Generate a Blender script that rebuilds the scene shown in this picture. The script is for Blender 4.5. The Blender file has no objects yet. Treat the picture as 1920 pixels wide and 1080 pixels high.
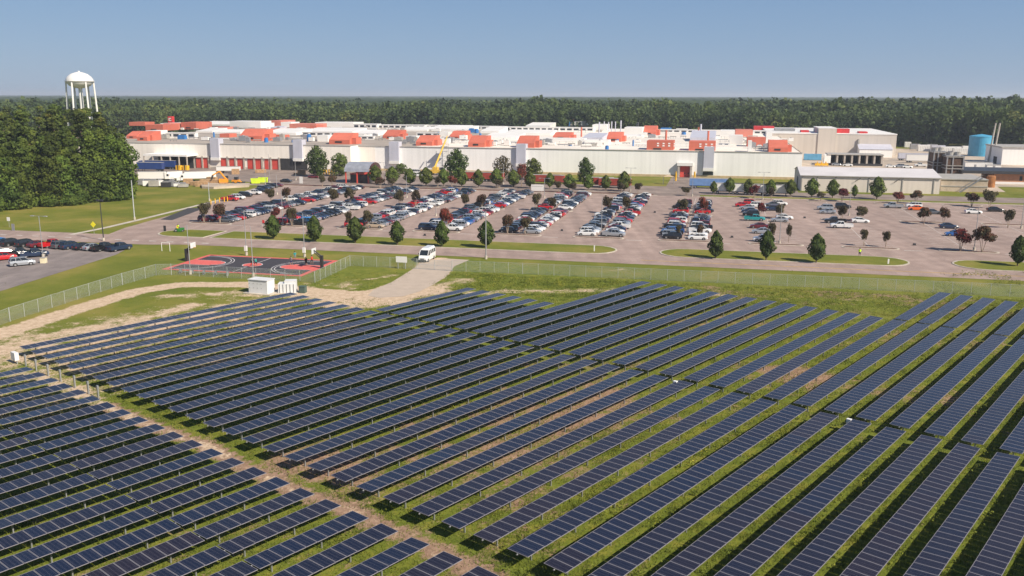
import bpy, bmesh, math, random
import numpy as np
from mathutils import Vector, Matrix
R = math.radians
random.seed(7); rng = np.random.default_rng(7)
sc = bpy.context.scene; col = sc.collection

# ---------------------------------------------------------------- camera
F, YH, ROLL, HC = 1672., 180., .0022, 33.6
PITCH = math.atan((540-YH)/F)
cd = bpy.data.cameras.new('camera'); cam = bpy.data.objects.new('camera', cd); col.objects.link(cam)
cd.sensor_width = 36; cd.lens = F*36/1920; cd.clip_start = .5; cd.clip_end = 30000
cam.matrix_world = Matrix.Translation((0, 0, HC)) @ Matrix.Rotation(R(90)-PITCH, 4, 'X') @ Matrix.Rotation(ROLL, 4, 'Z')
sc.camera = cam
# ---------------------------------------------------------------- world, sun, exposure
SUN_EL, SUN_AZ = 39., 130.          # azimuth clockwise from +Y
w = bpy.data.worlds.new('World'); sc.world = w; w.use_nodes = True
nt = w.node_tree; bg = nt.nodes['Background']
sky = nt.nodes.new('ShaderNodeTexSky'); sky.sky_type = 'NISHITA'; sky.sun_disc = False
sky.sun_elevation = R(SUN_EL); sky.sun_rotation = R(SUN_AZ); sky.air_density = 1.0; sky.dust_density = .6; sky.ozone_density = 1.5
tcw = nt.nodes.new('ShaderNodeTexCoord'); sxw = nt.nodes.new('ShaderNodeSeparateXYZ'); rpw = nt.nodes.new('ShaderNodeValToRGB'); mxw = nt.nodes.new('ShaderNodeMix'); mxw.data_type = 'RGBA'
nt.links.new(tcw.outputs['Generated'], sxw.inputs[0]); nt.links.new(sxw.outputs[2], rpw.inputs[0]); ee = rpw.color_ramp.elements
ee[0].position = .0; ee[0].color = (3.1, 4.5, 6.5, 1); ee[1].position = .6; ee[1].color = (.6, 1.3, 3.0, 1); q_ = ee.new(.12); q_.color = (1.9, 3.35, 5.9, 1); q_ = ee.new(.05); q_.color = (2.5, 3.95, 6.3, 1)
nt.links.new(sky.outputs[0], mxw.inputs[6]); nt.links.new(rpw.outputs[0], mxw.inputs[7]); mxw.inputs[0].default_value = .8     # clear late summer blue over the physical sky
nt.links.new(mxw.outputs[2], bg.inputs[0]); bg.inputs[1].default_value = .068
sd = bpy.data.lights.new('sun', 'SUN'); sd.energy = 5.0; sd.angle = R(.55); sd.color = (1, .905, .77)
so = bpy.data.objects.new('sun', sd); col.objects.link(so)
sv = Vector((math.sin(R(SUN_AZ))*math.cos(R(SUN_EL)), math.cos(R(SUN_AZ))*math.cos(R(SUN_EL)), math.sin(R(SUN_EL))))
so.rotation_euler = sv.to_track_quat('Z', 'Y').to_euler()
sc.view_settings.view_transform = 'Standard'; sc.view_settings.look = 'None'; sc.view_settings.exposure = .5; sc.view_settings.gamma = 1
sc.render.engine = 'CYCLES'

# ---------------------------------------------------------------- coordinates
def at(px, py, z=0.):
    "point of the photograph's pixel on the level z -> world x, y"
    X, Y = px-960, py-540; c, s = math.cos(ROLL), math.sin(ROLL)
    X, Y = c*X-s*Y, s*X+c*Y
    dy = F*math.cos(PITCH)-Y*math.sin(PITCH); dz = -(F*math.sin(PITCH)+Y*math.cos(PITCH))
    t = (z-HC)/dz
    return np.array([X*t, dy*t])
def proj(x, y, z):
    Z = z-HC; d = y*math.cos(PITCH)-Z*math.sin(PITCH); uu = y*math.sin(PITCH)+Z*math.cos(PITCH)
    return 960+F*x/d, 540-F*uu/d, d
A13 = R(13.)
U = np.array([math.cos(A13), -math.sin(A13)]); V = np.array([math.sin(A13), math.cos(A13)])
def uv(a, b): return U*a+V*b                     # the plant's own grid
def atuv(px, py, z=0.):
    g = at(px, py, z); return float(g@U), float(g@V)
S = 3.34; TH = .6905                              # solar field grid
UD = np.array([math.sin(TH), math.cos(TH)]); ND = np.array([math.cos(TH), -math.sin(TH)]); O0 = np.array([-19.345, 33.8])*S
def ka(k, a): return O0+ND*k*S+UD*a
def kaof(x, y):
    g = np.stack([np.asarray(x)-O0[0], np.asarray(y)-O0[1]], -1); return g@ND/S, g@UD

# ---------------------------------------------------------------- materials
MATS = {}
def mat(name, c, rough=.8, metal=0., var=.12, scale=.6, spec=None, c2=None, coord='Object', coat=0, rnd=0, bump=0, mix=None, detail=4):
    if name in MATS: return MATS[name]
    m = bpy.data.materials.new(name); m.use_nodes = True; n = m.node_tree.nodes; l = m.node_tree.links
    b = n['Principled BSDF']; b.inputs['Roughness'].default_value = rough; b.inputs['Metallic'].default_value = metal
    if spec is not None: b.inputs['Specular IOR Level'].default_value = spec
    if coat: b.inputs['Coat Weight'].default_value = coat; b.inputs['Coat Roughness'].default_value = .08
    tc = n.new('ShaderNodeTexCoord'); nz = n.new('ShaderNodeTexNoise'); nz.inputs['Scale'].default_value = scale; nz.inputs['Detail'].default_value = detail
    l.new(tc.outputs[coord], nz.inputs['Vector'])
    rp = n.new('ShaderNodeValToRGB'); l.new(nz.outputs['Fac'], rp.inputs[0])
    ca = [x*(1-var) for x in c]; cb = list(c2) if c2 else [min(1, x*(1+var)) for x in c]
    rp.color_ramp.elements[0].position = .35; rp.color_ramp.elements[1].position = .65
    rp.color_ramp.elements[0].color = (*ca, 1); rp.color_ramp.elements[1].color = (*cb, 1)
    out = rp.outputs[0]
    if rnd:
        oi = n.new('ShaderNodeObjectInfo'); hs = n.new('ShaderNodeHueSaturation'); mr = n.new('ShaderNodeMapRange')
        mr.inputs[3].default_value = 1-rnd; mr.inputs[4].default_value = 1+rnd
        l.new(oi.outputs['Random'], mr.inputs[0]); l.new(mr.outputs[0], hs.inputs['Value']); l.new(out, hs.inputs['Color']); out = hs.outputs[0]
    l.new(out, b.inputs['Base Color'])
    if bump:
        bp = n.new('ShaderNodeBump'); bp.inputs['Strength'].default_value = bump; l.new(nz.outputs['Fac'], bp.inputs['Height']); l.new(bp.outputs[0], b.inputs['Normal'])
    MATS[name] = m; return m
def foliage(name, dark, light, scale=.5, rnd=.2, tr=.25, yellow=None):
    m = bpy.data.materials.new(name); m.use_nodes = True; n = m.node_tree.nodes; l = m.node_tree.links
    b = n['Principled BSDF']; b.inputs['Roughness'].default_value = .75; b.inputs['Specular IOR Level'].default_value = .25
    tc = n.new('ShaderNodeTexCoord'); nz = n.new('ShaderNodeTexNoise'); nz.inputs['Scale'].default_value = scale; nz.inputs['Detail'].default_value = 3
    l.new(tc.outputs['Object'], nz.inputs['Vector'])
    rp = n.new('ShaderNodeValToRGB'); l.new(nz.outputs['Fac'], rp.inputs[0])
    e = rp.color_ramp.elements; e[0].position = .38; e[1].position = .62; e[0].color = (*dark, 1); e[1].color = (*light, 1)
    if yellow: q = e.new(.74); q.color = (*yellow, 1)
    g = n.new('ShaderNodeNewGeometry'); wn = n.new('ShaderNodeTexWhiteNoise'); wn.noise_dimensions = '1D'
    oi = n.new('ShaderNodeObjectInfo'); ad = n.new('ShaderNodeMath'); ad.operation = 'ADD'
    l.new(g.outputs['Random Per Island'], ad.inputs[0]); ad.inputs[1].default_value = 0
    mr = n.new('ShaderNodeMapRange'); mr.inputs[3].default_value = 1-rnd*.8; mr.inputs[4].default_value = 1+rnd*.8; l.new(ad.outputs[0], mr.inputs[0])
    mr2 = n.new('ShaderNodeMapRange'); mr2.inputs[3].default_value = 1-rnd; mr2.inputs[4].default_value = 1+rnd; l.new(oi.outputs['Random'], mr2.inputs[0])
    mu = n.new('ShaderNodeMath'); mu.operation = 'MULTIPLY'; l.new(mr.outputs[0], mu.inputs[0]); l.new(mr2.outputs[0], mu.inputs[1])
    hs = n.new('ShaderNodeHueSaturation'); l.new(rp.outputs[0], hs.inputs['Color']); l.new(mu.outputs[0], hs.inputs['Value'])
    mh = n.new('ShaderNodeMapRange'); mh.inputs[3].default_value = .485; mh.inputs[4].default_value = .515; l.new(oi.outputs['Random'], mh.inputs[0]); l.new(mh.outputs[0], hs.inputs['Hue'])
    l.new(hs.outputs[0], b.inputs['Base Color'])
    t = n.new('ShaderNodeBsdfTranslucent'); l.new(hs.outputs[0], t.inputs[0]); mx = n.new('ShaderNodeMixShader'); mx.inputs[0].default_value = tr
    l.new(b.outputs[0], mx.inputs[1]); l.new(t.outputs[0], mx.inputs[2]); l.new(mx.outputs[0], n['Material Output'].inputs[0])
    MATS[name] = m; return m

# ---------------------------------------------------------------- mesh builder
class MB:
    def __init__(s): s.v = []; s.f = []; s.m = []; s.mats = []
    def mi(s, m):
        if m not in s.mats: s.mats.append(m)
        return s.mats.index(m)
    def raw(s, vs, fs, m):
        o = len(s.v); i = s.mi(m); s.v += [tuple(map(float, q)) for q in vs]
        for f in fs: s.f.append(tuple(o+j for j in f)); s.m.append(i)
        return s
    def box(s, x0, x1, y0, y1, z0, z1, m, T=None):
        vs = [(x, y, z) for z in (z0, z1) for y in (y0, y1) for x in (x0, x1)]
        if T is not None: vs = [tuple(T @ Vector(q)) for q in vs]
        return s.raw(vs, [(0, 2, 3, 1), (4, 5, 7, 6), (0, 1, 5, 4), (2, 6, 7, 3), (0, 4, 6, 2), (1, 3, 7, 5)], m)
    def bar(s, p, q, r, m, n=6, r2=None, cap=True):
        p = Vector(p); q = Vector(q); d = (q-p)
        if d.length < 1e-6: return s
        qt = d.to_track_quat('Z', 'Y'); r2 = r if r2 is None else r2
        vs = []
        for c, rr in ((p, r), (q, r2)):
            for i in range(n):
                a = 2*math.pi*(i+.5)/n; vs.append(c+qt @ Vector((rr*math.cos(a), rr*math.sin(a), 0)))
        fs = [(i, (i+1) % n, n+(i+1) % n, n+i) for i in range(n)]
        if cap: fs += [tuple(range(n-1, -1, -1)), tuple(range(n, 2*n))]
        return s.raw(vs, fs, m)
    def lathe(s, prof, m, n=24, c=(0, 0)):
        vs = []; fs = []
        for (r, z) in prof:
            for i in range(n):
                a = 2*math.pi*i/n; vs.append((c[0]+r*math.cos(a), c[1]+r*math.sin(a), z))
        for k in range(len(prof)-1):
            for i in range(n): fs.append((k*n+i, k*n+(i+1) % n, (k+1)*n+(i+1) % n, (k+1)*n+i))
        return s.raw(vs, fs, m)
    def prism(s, poly, z0, z1, m):
        n = len(poly)
        a = sum(poly[i][0]*poly[(i+1) % n][1]-poly[(i+1) % n][0]*poly[i][1] for i in range(n))
        if a < 0: poly = poly[::-1]
        vs = [(x, y, z0) for x, y in poly]+[(x, y, z1) for x, y in poly]
        return s.raw(vs, [tuple(range(n-1, -1, -1)), tuple(range(n, 2*n))]+[(i, (i+1) % n, n+(i+1) % n, n+i) for i in range(n)], m)
    def extr(s, prof, y0, y1, m):
        "profile in x,z pulled along y"
        n = len(prof); vs = [(x, y0, z) for x, z in prof]+[(x, y1, z) for x, z in prof]
        a = sum(prof[i][0]*prof[(i+1) % n][1]-prof[(i+1) % n][0]*prof[i][1] for i in range(n))
        fs = [tuple(range(n)), tuple(range(2*n-1, n-1, -1))]+[(i, n+i, n+(i+1) % n, (i+1) % n) for i in range(n)]
        if a < 0: fs = [f[::-1] for f in fs]
        return s.raw(vs, fs, m)
    def mesh(s, name, smooth=False):
        me = bpy.data.meshes.new(name); me.from_pydata(s.v, [], s.f)
        for m in s.mats: me.materials.append(m)
        me.polygons.foreach_set('material_index', s.m)
        if smooth: me.polygons.foreach_set('use_smooth', [True]*len(s.f))
        me.update(); return me
    def build(s, name, parent=None, loc=None, rz=0, smooth=False, **k):
        return put(s.mesh(name, smooth), name, parent, loc, rz, **k)
def put(me, name, parent=None, loc=None, rz=0, **k):
    o = bpy.data.objects.new(name, me); col.objects.link(o)
    if parent is not None: o.parent = parent
    if loc is not None: o.location = (loc[0], loc[1], loc[2] if len(loc) > 2 else 0)
    o.rotation_euler.z = rz
    return tag(o, **k)
def tag(o, label=None, cat=None, group=None, kind=None):
    if label: o['label'] = label
    if cat: o['category'] = cat
    if group: o['group'] = group
    if kind: o['kind'] = kind
    return o
def empty(name, loc, rz=0, **k): return put(None, name, None, loc, rz, **k)
def copytree(root, loc, rz, **k):
    c = root.copy(); col.objects.link(c); c.location = (loc[0], loc[1], loc[2] if len(loc) > 2 else 0); c.rotation_euler.z = rz; tag(c, **k)
    for ch in KIDS[root.name]:
        d = ch.copy(); col.objects.link(d); d.parent = c
    return c
KIDS = {}
def kids(root, lst): KIDS[root.name] = lst; return root
ORD = 'first second third fourth fifth sixth seventh eighth ninth tenth eleventh twelfth thirteenth fourteenth fifteenth sixteenth seventeenth eighteenth nineteenth twentieth'.split()
def ordn(i):
    if i < 20: return ORD[i]
    t = {20: 'twenty', 30: 'thirty', 40: 'forty'}[(i+1)//10*10] if (i+1) % 10 else None
    return t+'-'+ORD[(i+1) % 10-1] if t else {29: 'thirtieth', 39: 'fortieth'}[i]
def rotpoly(L): return [tuple(p) for p in L]
def uvpoly(L): return [tuple(uv(a, b)) for a, b in L]
RU = -A13   # rotation that turns local x to the plant's u axis
# ================================================================ ground and paving
def ground_mat():
    m = bpy.data.materials.new('ground_cover'); m.use_nodes = True; n = m.node_tree.nodes; l = m.node_tree.links
    b = n['Principled BSDF']; b.inputs['Roughness'].default_value = .95; b.inputs['Specular IOR Level'].default_value = .1
    g = n.new('ShaderNodeNewGeometry')
    def noise(sc_, det=4, rough=.55):
        z = n.new('ShaderNodeTexNoise'); z.inputs['Scale'].default_value = sc_; z.inputs['Detail'].default_value = det; z.inputs['Roughness'].default_value = rough
        l.new(g.outputs['Position'], z.inputs['Vector']); return z.outputs['Fac']
    def ramp(f, stops):
        r = n.new('ShaderNodeValToRGB'); e = r.color_ramp.elements; l.new(f, r.inputs[0])
        for i, (p, c) in enumerate(stops):
            q = e[i] if i < 2 else e.new(p)
            q.position = p; q.color = (*c, 1) if len(c) == 3 else c
        return r.outputs[0]
    def mix(f, a, c):
        x = n.new('ShaderNodeMix'); x.data_type = 'RGBA'; l.new(f, x.inputs[0]); l.new(a, x.inputs[6]); l.new(c, x.inputs[7]); return x.outputs[2]
    def math_(op, a, c):
        x = n.new('ShaderNodeMath'); x.operation = op
        for i, q in enumerate((a, c)):
            if isinstance(q, (int, float)): x.inputs[i].default_value = q
            else: l.new(q, x.inputs[i])
        return x.outputs[0]
    at_ = n.new('ShaderNodeAttribute'); at_.attribute_name = 'cover'; sp = n.new('ShaderNodeSeparateColor'); l.new(at_.outputs['Color'], sp.inputs[0])
    mow = ramp(noise(.06, 8, .65), [(.3, (.105, .13, .020)), (.48, (.15, .165, .026)), (.64, (.24, .205, .05))])
    lush = ramp(noise(.5, 6, .7), [(.3, (.085, .115, .016)), (.5, (.14, .17, .024)), (.72, (.26, .23, .044))])
    base = mix(sp.outputs[2], mow, lush)
    fine = noise(3.2, 5, .7)
    mid = noise(.35, 6, .7)
    def thr(ch, wid=1.35):
        s_ = math_('ADD', ch, math_('MULTIPLY', math_('ADD', math_('ADD', math_('MULTIPLY', fine, .6), math_('MULTIPLY', mid, .9)), -.75), wid))
        return ramp(s_, [(.42, (0, 0, 0)), (.62, (1, 1, 1))])
    brown = ramp(noise(1.5, 6, .7), [(.3, (.20, .125, .085)), (.55, (.32, .21, .145)), (.7, (.43, .30, .21))])
    c = mix(thr(sp.outputs[1]), base, brown)
    sand = ramp(noise(1.1, 7, .7), [(.3, (.36, .255, .165)), (.5, (.53, .40, .28)), (.7, (.64, .51, .375))])
    c = mix(thr(sp.outputs[0]), c, sand)
    fv = n.new('ShaderNodeMapRange'); fv.inputs[3].default_value = .66; fv.inputs[4].default_value = 1.3; l.new(fine, fv.inputs[0])
    hs = n.new('ShaderNodeHueSaturation'); l.new(c, hs.inputs['Color']); l.new(fv.outputs[0], hs.inputs['Value'])
    l.new(hs.outputs[0], b.inputs['Base Color'])
    bp = n.new('ShaderNodeBump'); bp.inputs['Strength'].default_value = .6; bp.inputs['Distance'].default_value = .15; l.new(fine, bp.inputs['Height']); l.new(bp.outputs[0], b.inputs['Normal'])
    return m
GM = ground_mat()
asph = mat('parking_asphalt', (.300, .218, .184), .92, var=.10, scale=.25, c2=(.35, .258, .22), detail=9)
asph2 = mat('grey_asphalt', (.21, .175, .165), .92, var=.08, scale=.3, c2=(.245, .205, .19), detail=9)
asph3 = mat('yard_asphalt', (.215, .165, .14), .92, var=.15, scale=.12, c2=(.28, .22, .185), detail=9)
dark_asph = mat('black_asphalt', (.045, .042, .045), .9, scale=.5)
conc = mat('concrete', (.46, .41, .34), .9, var=.12, scale=.4, detail=8)
pale = mat('pale_concrete', (.44, .36, .28), .9, var=.14, scale=.15, detail=8)
gravel = mat('gravel', (.43, .35, .28), .95, var=.06, scale=.5, detail=9)
white_line = mat('road_paint', (.62, .6, .56), .8, var=.2, scale=2)
yellow_line = mat('yellow_paint', (.6, .36, .05), .8, var=.2, scale=2)
mulch = mat('mulch', (.13, .06, .04), .95, var=.3, scale=2.5)
# fine streaks, stains and patches in the paving
def wear(m, amt=.1, sx=.05):
    n = m.node_tree.nodes; l = m.node_tree.links; b = n['Principled BSDF']; src = b.inputs['Base Color'].links[0].from_socket
    g = n.new('ShaderNodeNewGeometry'); mp = n.new('ShaderNodeMapping'); mp.inputs['Rotation'].default_value[2] = A13; mp.inputs['Scale'].default_value = (1.2, .05, 1)
    l.new(g.outputs['Position'], mp.inputs['Vector']); z = n.new('ShaderNodeTexNoise'); z.inputs['Scale'].default_value = .35; z.inputs['Detail'].default_value = 6; l.new(mp.outputs[0], z.inputs['Vector'])
    z2 = n.new('ShaderNodeTexNoise'); z2.inputs['Scale'].default_value = 2.5; z2.inputs['Detail'].default_value = 8; z2.inputs['Roughness'].default_value = .8; l.new(g.outputs['Position'], z2.inputs['Vector'])
    ad = n.new('ShaderNodeMath'); ad.operation = 'ADD'; l.new(z.outputs['Fac'], ad.inputs[0]); l.new(z2.outputs['Fac'], ad.inputs[1])
    mr = n.new('ShaderNodeMapRange'); mr.inputs[1].default_value = .7; mr.inputs[2].default_value = 1.3; mr.inputs[3].default_value = 1-amt; mr.inputs[4].default_value = 1+amt; l.new(ad.outputs[0], mr.inputs[0])
    vo = n.new('ShaderNodeTexVoronoi'); vo.feature = 'DISTANCE_TO_EDGE'; vo.inputs['Scale'].default_value = .11; zz = n.new('ShaderNodeMix'); zz.data_type = 'RGBA'; zz.inputs[0].default_value = .25
    z3 = n.new('ShaderNodeTexNoise'); z3.inputs['Scale'].default_value = .3; z3.inputs['Detail'].default_value = 6; l.new(g.outputs['Position'], z3.inputs['Vector'])
    va = n.new('ShaderNodeVectorMath'); va.operation = 'SCALE'; va.inputs[3].default_value = 9.; l.new(z3.outputs['Color'], va.inputs[0]); vb = n.new('ShaderNodeVectorMath'); vb.operation = 'ADD'; l.new(g.outputs['Position'], vb.inputs[0]); l.new(va.outputs[0], vb.inputs[1]); l.new(vb.outputs[0], vo.inputs['Vector'])
    ck = n.new('ShaderNodeMapRange'); ck.inputs[1].default_value = .0; ck.inputs[2].default_value = .012; ck.inputs[3].default_value = .80; ck.inputs[4].default_value = 1; l.new(vo.outputs['Distance'], ck.inputs[0])
    z4 = n.new('ShaderNodeTexNoise'); z4.inputs['Scale'].default_value = .035; z4.inputs['Detail'].default_value = 3; l.new(mp.outputs[0], z4.inputs['Vector'])
    pr_ = n.new('ShaderNodeMapRange'); pr_.inputs[1].default_value = .35; pr_.inputs[2].default_value = .65; pr_.inputs[3].default_value = .90; pr_.inputs[4].default_value = 1.08; l.new(z4.outputs['Fac'], pr_.inputs[0])
    m1 = n.new('ShaderNodeMath'); m1.operation = 'MULTIPLY'; l.new(ck.outputs[0], m1.inputs[0]); l.new(mr.outputs[0], m1.inputs[1]); m2 = n.new('ShaderNodeMath'); m2.operation = 'MULTIPLY'; l.new(m1.outputs[0], m2.inputs[0]); l.new(pr_.outputs[0], m2.inputs[1])
    hs = n.new('ShaderNodeHueSaturation'); l.new(src, hs.inputs['Color']); l.new(m2.outputs[0], hs.inputs['Value']); l.new(hs.outputs[0], b.inputs['Base Color'])
for m_ in (asph, asph2, asph3, conc, pale): wear(m_, .2)

def sheet(name, poly, z, m, **k):
    b = MB(); n = len(poly); a = sum(poly[i][0]*poly[(i+1) % n][1]-poly[(i+1) % n][0]*poly[i][1] for i in range(n))
    if a < 0: poly = poly[::-1]
    b.raw([(x, y, z) for x, y in poly], [tuple(range(n))], m); return b.build(name, kind='structure', **k)
sheet('ground', [(-12000, -200), (12000, -200), (12000, 20000), (-12000, 20000)], 0, GM)

# solar field ground with its bare earth, sand and weeds
def seg_d(X, Y, P):
    d = np.full(X.shape, 1e9)
    for (a, b) in zip(P[:-1], P[1:]):
        a = np.array(a); b = np.array(b); ab = b-a; t = np.clip(((X-a[0])*ab[0]+(Y-a[1])*ab[1])/(ab@ab), 0, 1)
        d = np.minimum(d, np.hypot(X-a[0]-t*ab[0], Y-a[1]-t*ab[1]))
    return d
def bump_(d, w_, soft): return np.clip(1-(d-w_)/soft, 0, 1)
_vn = {}
def vnoise(X, Y, s, seed=0):
    r = np.random.default_rng(seed); T = r.random((256, 256)); x = X/s+1000; y = Y/s+1000
    xi = np.floor(x).astype(int); yi = np.floor(y).astype(int); fx = x-xi; fy = y-yi; fx = fx*fx*(3-2*fx); fy = fy*fy*(3-2*fy)
    g = lambda i, j: T[i % 256, j % 256]
    return (g(xi, yi)*(1-fx)+g(xi+1, yi)*fx)*(1-fy)+(g(xi, yi+1)*(1-fx)+g(xi+1, yi+1)*fx)*fy
def fbm(X, Y, s, seed=0): return (vnoise(X, Y, s, seed)+.5*vnoise(X, Y, s/2, seed+1)+.25*vnoise(X, Y, s/4, seed+2))/1.75
TRACK = [at(*p) for p in [(-60, 648), (0, 632), (100, 598), (200, 566), (262, 548), (335, 537), (460, 536), (560, 545), (640, 552), (700, 552)]]
SANDS = [([at(*p) for p in L], w_, s_, a_) for L, w_, s_, a_ in [
    ([(40, 650), (150, 624), (260, 603)], 1.5, 5, .62), ([(180, 620), (300, 592), (360, 575)], 1., 4, .62), ([(300, 560), (430, 552), (465, 556)], .6, 4, .56),
    ([(560, 548), (640, 560), (720, 562), (800, 545)], 2.5, 4, .8), ([(600, 572), (680, 575), (760, 566)], 1., 3, .7),
    ([(800, 545), (840, 535), (870, 526)], 1., 4, .55), ([(820, 490), (805, 515), (770, 535), (715, 552)], 2.6, 2.2, 1.), ([(880, 550), (960, 546), (1060, 546), (1150, 542)], .8, 3.5, .52), ([(720, 520), (750, 516)], .3, 3, .5), ([(650, 530), (700, 524)], .2, 3, .45),
    ([(0, 660), (20, 664)], 1, 4, .7), ([(1595, 560), (1660, 562)], .2, 3, .4), ([(1140, 507), (1170, 504)], .2, 2, .5), ([(1350, 552), (1370, 553)], .3, 2, .5)]]
def cover(X, Y):
    k, a = kaof(X, Y); n1 = fbm(X, Y, 9, 3); n2 = fbm(X, Y, 22, 8)
    sand = bump_(seg_d(X, Y, TRACK), 1.3, 2.2)*.95
    dt_ = seg_d(X, Y, TRACK); dry = (k < .5)*(k > -10)*(a > -14)*(a < 60)*(fbm(X, Y, 7, 13)*.7+.55*fbm(X, Y, 2.2, 19))*np.clip(1.12+k/7.5, .3, 1.1); dry = np.where((X*V[0]+Y*V[1]) > 149, 0, dry)
    for P, w_, s_, am in SANDS: sand = np.maximum(sand, bump_(seg_d(X, Y, P), w_, s_)*am)
    aisle = np.clip(1.5-np.abs(a+2.1+.3*np.sin(k*.8))/1.0, 0, 1)*(k > 3)
    sand = np.maximum(sand, aisle*np.where(k < 8, .8, np.where(k < 15, .62, .5))*(.62+.6*n1))
    sand = np.maximum(sand, ((k < 7.5) & (a > -9) & (a < 40))*(.25+.45*n2)*(k > -1))
    sand = np.maximum(sand, ((k < 8.5) & (a < -2))*(.3+.3*n1)*(k > 2))
    infield = (k > -1) & (a < 92); aisle_b = aisle*(.75+.5*n1)*(k > 8)
    brown = infield*np.clip(.06+.25*fbm(X, Y, 4, 17)+.62*n2*(1-np.clip(np.abs(k-19)/12, 0, 1))*(1-np.clip((a-48)/14, 0, 1)), 0, 1)
    brown = np.maximum(brown, infield*np.clip(1-np.hypot((k-21)/5, (a-28)/26), 0, 1)*(1.05*n1+.25))
    brown = np.maximum(brown, infield*np.clip(1-np.hypot((k-18)/4, (a-2)/9), 0, 1)*(1.0*n1+.4))
    brown = np.maximum(brown, (k > 22)*(k < 33)*np.clip(1-np.abs(a-57)/16, 0, 1)*1.0*n1)
    och = (k > 8)*(~infield | (a > 64))*(fbm(X, Y, 12, 55)*1.1-.25); brown = np.maximum(brown, aisle_b); brown = np.where((X*V[0]+Y*V[1] < 163), np.maximum(brown, np.clip(och, 0, .5)), brown); u_ = X*U[0]+Y*U[1]; v_ = X*V[0]+Y*V[1]
    lush = np.where((v_ < 165) & (u_ > -45), np.clip(.2+.8*fbm(X, Y, 8, 99), 0, 1), .1); lush = np.where(infield, .95, lush); lush = np.where((v_ < 163) & (u_ < -45) & (u_ > -72) & (v_ > 140), .8, lush)
    sand = np.maximum(sand, dry*.84); brown = np.maximum(brown, dry*.6)
    return sand, brown, lush
xs = np.arange(-190, 170, 1.); ys = np.arange(25, 205, 1.); X, Y = np.meshgrid(xs, ys); sa, br, lu = cover(X, Y)
nx, ny = len(xs), len(ys); verts = np.stack([X.ravel(), Y.ravel(), np.full(X.size, .02)], 1)
i = np.arange(nx*(ny-1)).reshape(ny-1, nx)[:, :-1].ravel(); faces = np.stack([i, i+1, i+1+nx, i+nx], 1)
me = bpy.data.meshes.new('field_ground'); me.vertices.add(len(verts)); me.vertices.foreach_set('co', verts.ravel())
me.loops.add(faces.size); me.loops.foreach_set('vertex_index', faces.ravel()); me.polygons.add(len(faces)); me.polygons.foreach_set('loop_start', np.arange(len(faces))*4)
ca = me.color_attributes.new('cover', 'FLOAT_COLOR', 'POINT'); ca.data.foreach_set('color', np.stack([sa.ravel(), br.ravel(), lu.ravel(), np.ones(sa.size)], 1).ravel().astype('f'))
me.materials.append(GM); me.update(); me.validate(); put(me, 'field_ground', kind='structure')

def capsule(u0, u1, v0, v1, n=8):
    r = (v1-v0)/2; vm = (v0+v1)/2; P = []
    for i in range(n+1):
        t = math.pi/2-math.pi*i/n; P.append((u1-r+r*math.cos(t), vm+r*math.sin(t)))
    for i in range(n+1):
        t = -math.pi/2-math.pi*i/n; P.append((u0+r+r*math.cos(t), vm+r*math.sin(t)))
    return P
# road, parking lot, left lot, yards
LE = [atuv(*p) for p in [(292, 414), (372, 392), (410, 376), (470, 357)]]
sheet('road', uvpoly([(-600, 176), (-160, 177.5), (-128, 178.2), (-118, 180.5), (420, 180.5), (420, 189.8), (-600, 189.8)]), .05, asph)
sheet('parking_lot', uvpoly([(-146, 189.8), (420, 189.8), (420, 311.5), (-169, 311.5)]+[(a, b) for a, b in LE[::-1]]+[(-149, 200)]), .05, asph)
sheet('side_parking_lot', uvpoly([(-119, 90), (-121.5, 129), (-125.5, 165), (-128.5, 173.5), (-300, 174.5), (-300, 90)]), .05, asph2)
sheet('striped_pavement', [tuple(at(*p)) for p in [(300, 415), (322, 416), (373, 397), (372, 393), (352, 393)]], .056, dark_asph)
PATH = [at(*p) for p in [(132, 444), (200, 430), (254, 417), (330, 398), (410, 378)]]
def ribbon(P, w_):
    P = [np.array(p) for p in P]; L, Rr = [], []
    for i, p in enumerate(P):
        d = P[min(i+1, len(P)-1)]-P[max(i-1, 0)]; d = d/np.hypot(*d); nn = np.array([-d[1], d[0]]); L.append(tuple(p+nn*w_/2)); Rr.append(tuple(p-nn*w_/2))
    return L+Rr[::-1]
sheet('footpath', ribbon(PATH, 1.7), .052, conc)
sheet('gravel_drive', [tuple(at(*p)) for p in [(792, 489), (845, 486), (880, 488), (852, 500), (836, 520), (812, 535), (786, 548), (755, 557), (712, 560), (690, 556), (700, 545), (735, 530), (770, 508), (785, 498)]], .045, gravel)
sheet('service_yard', uvpoly([(-260, 311.5), (150, 311.5), (150, 334), (28, 334), (28, 345), (-74, 345), (-78, 387), (-300, 387), (-300, 345), (-200, 330), (-169, 317)]), .05, asph3)
sheet('access_drive', uvpoly([(-19.5, 311.5), (-8, 311.5), (-8, 387), (-19.5, 387)]), .056, asph3)
sheet('concrete_yard', uvpoly([(34, 355), (330, 352), (330, 640), (34, 640)]), .05, pale)
sheet('back_lawn', uvpoly([(100, 345), (300, 345), (300, 375), (104, 375)]), .07, GM)
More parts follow.
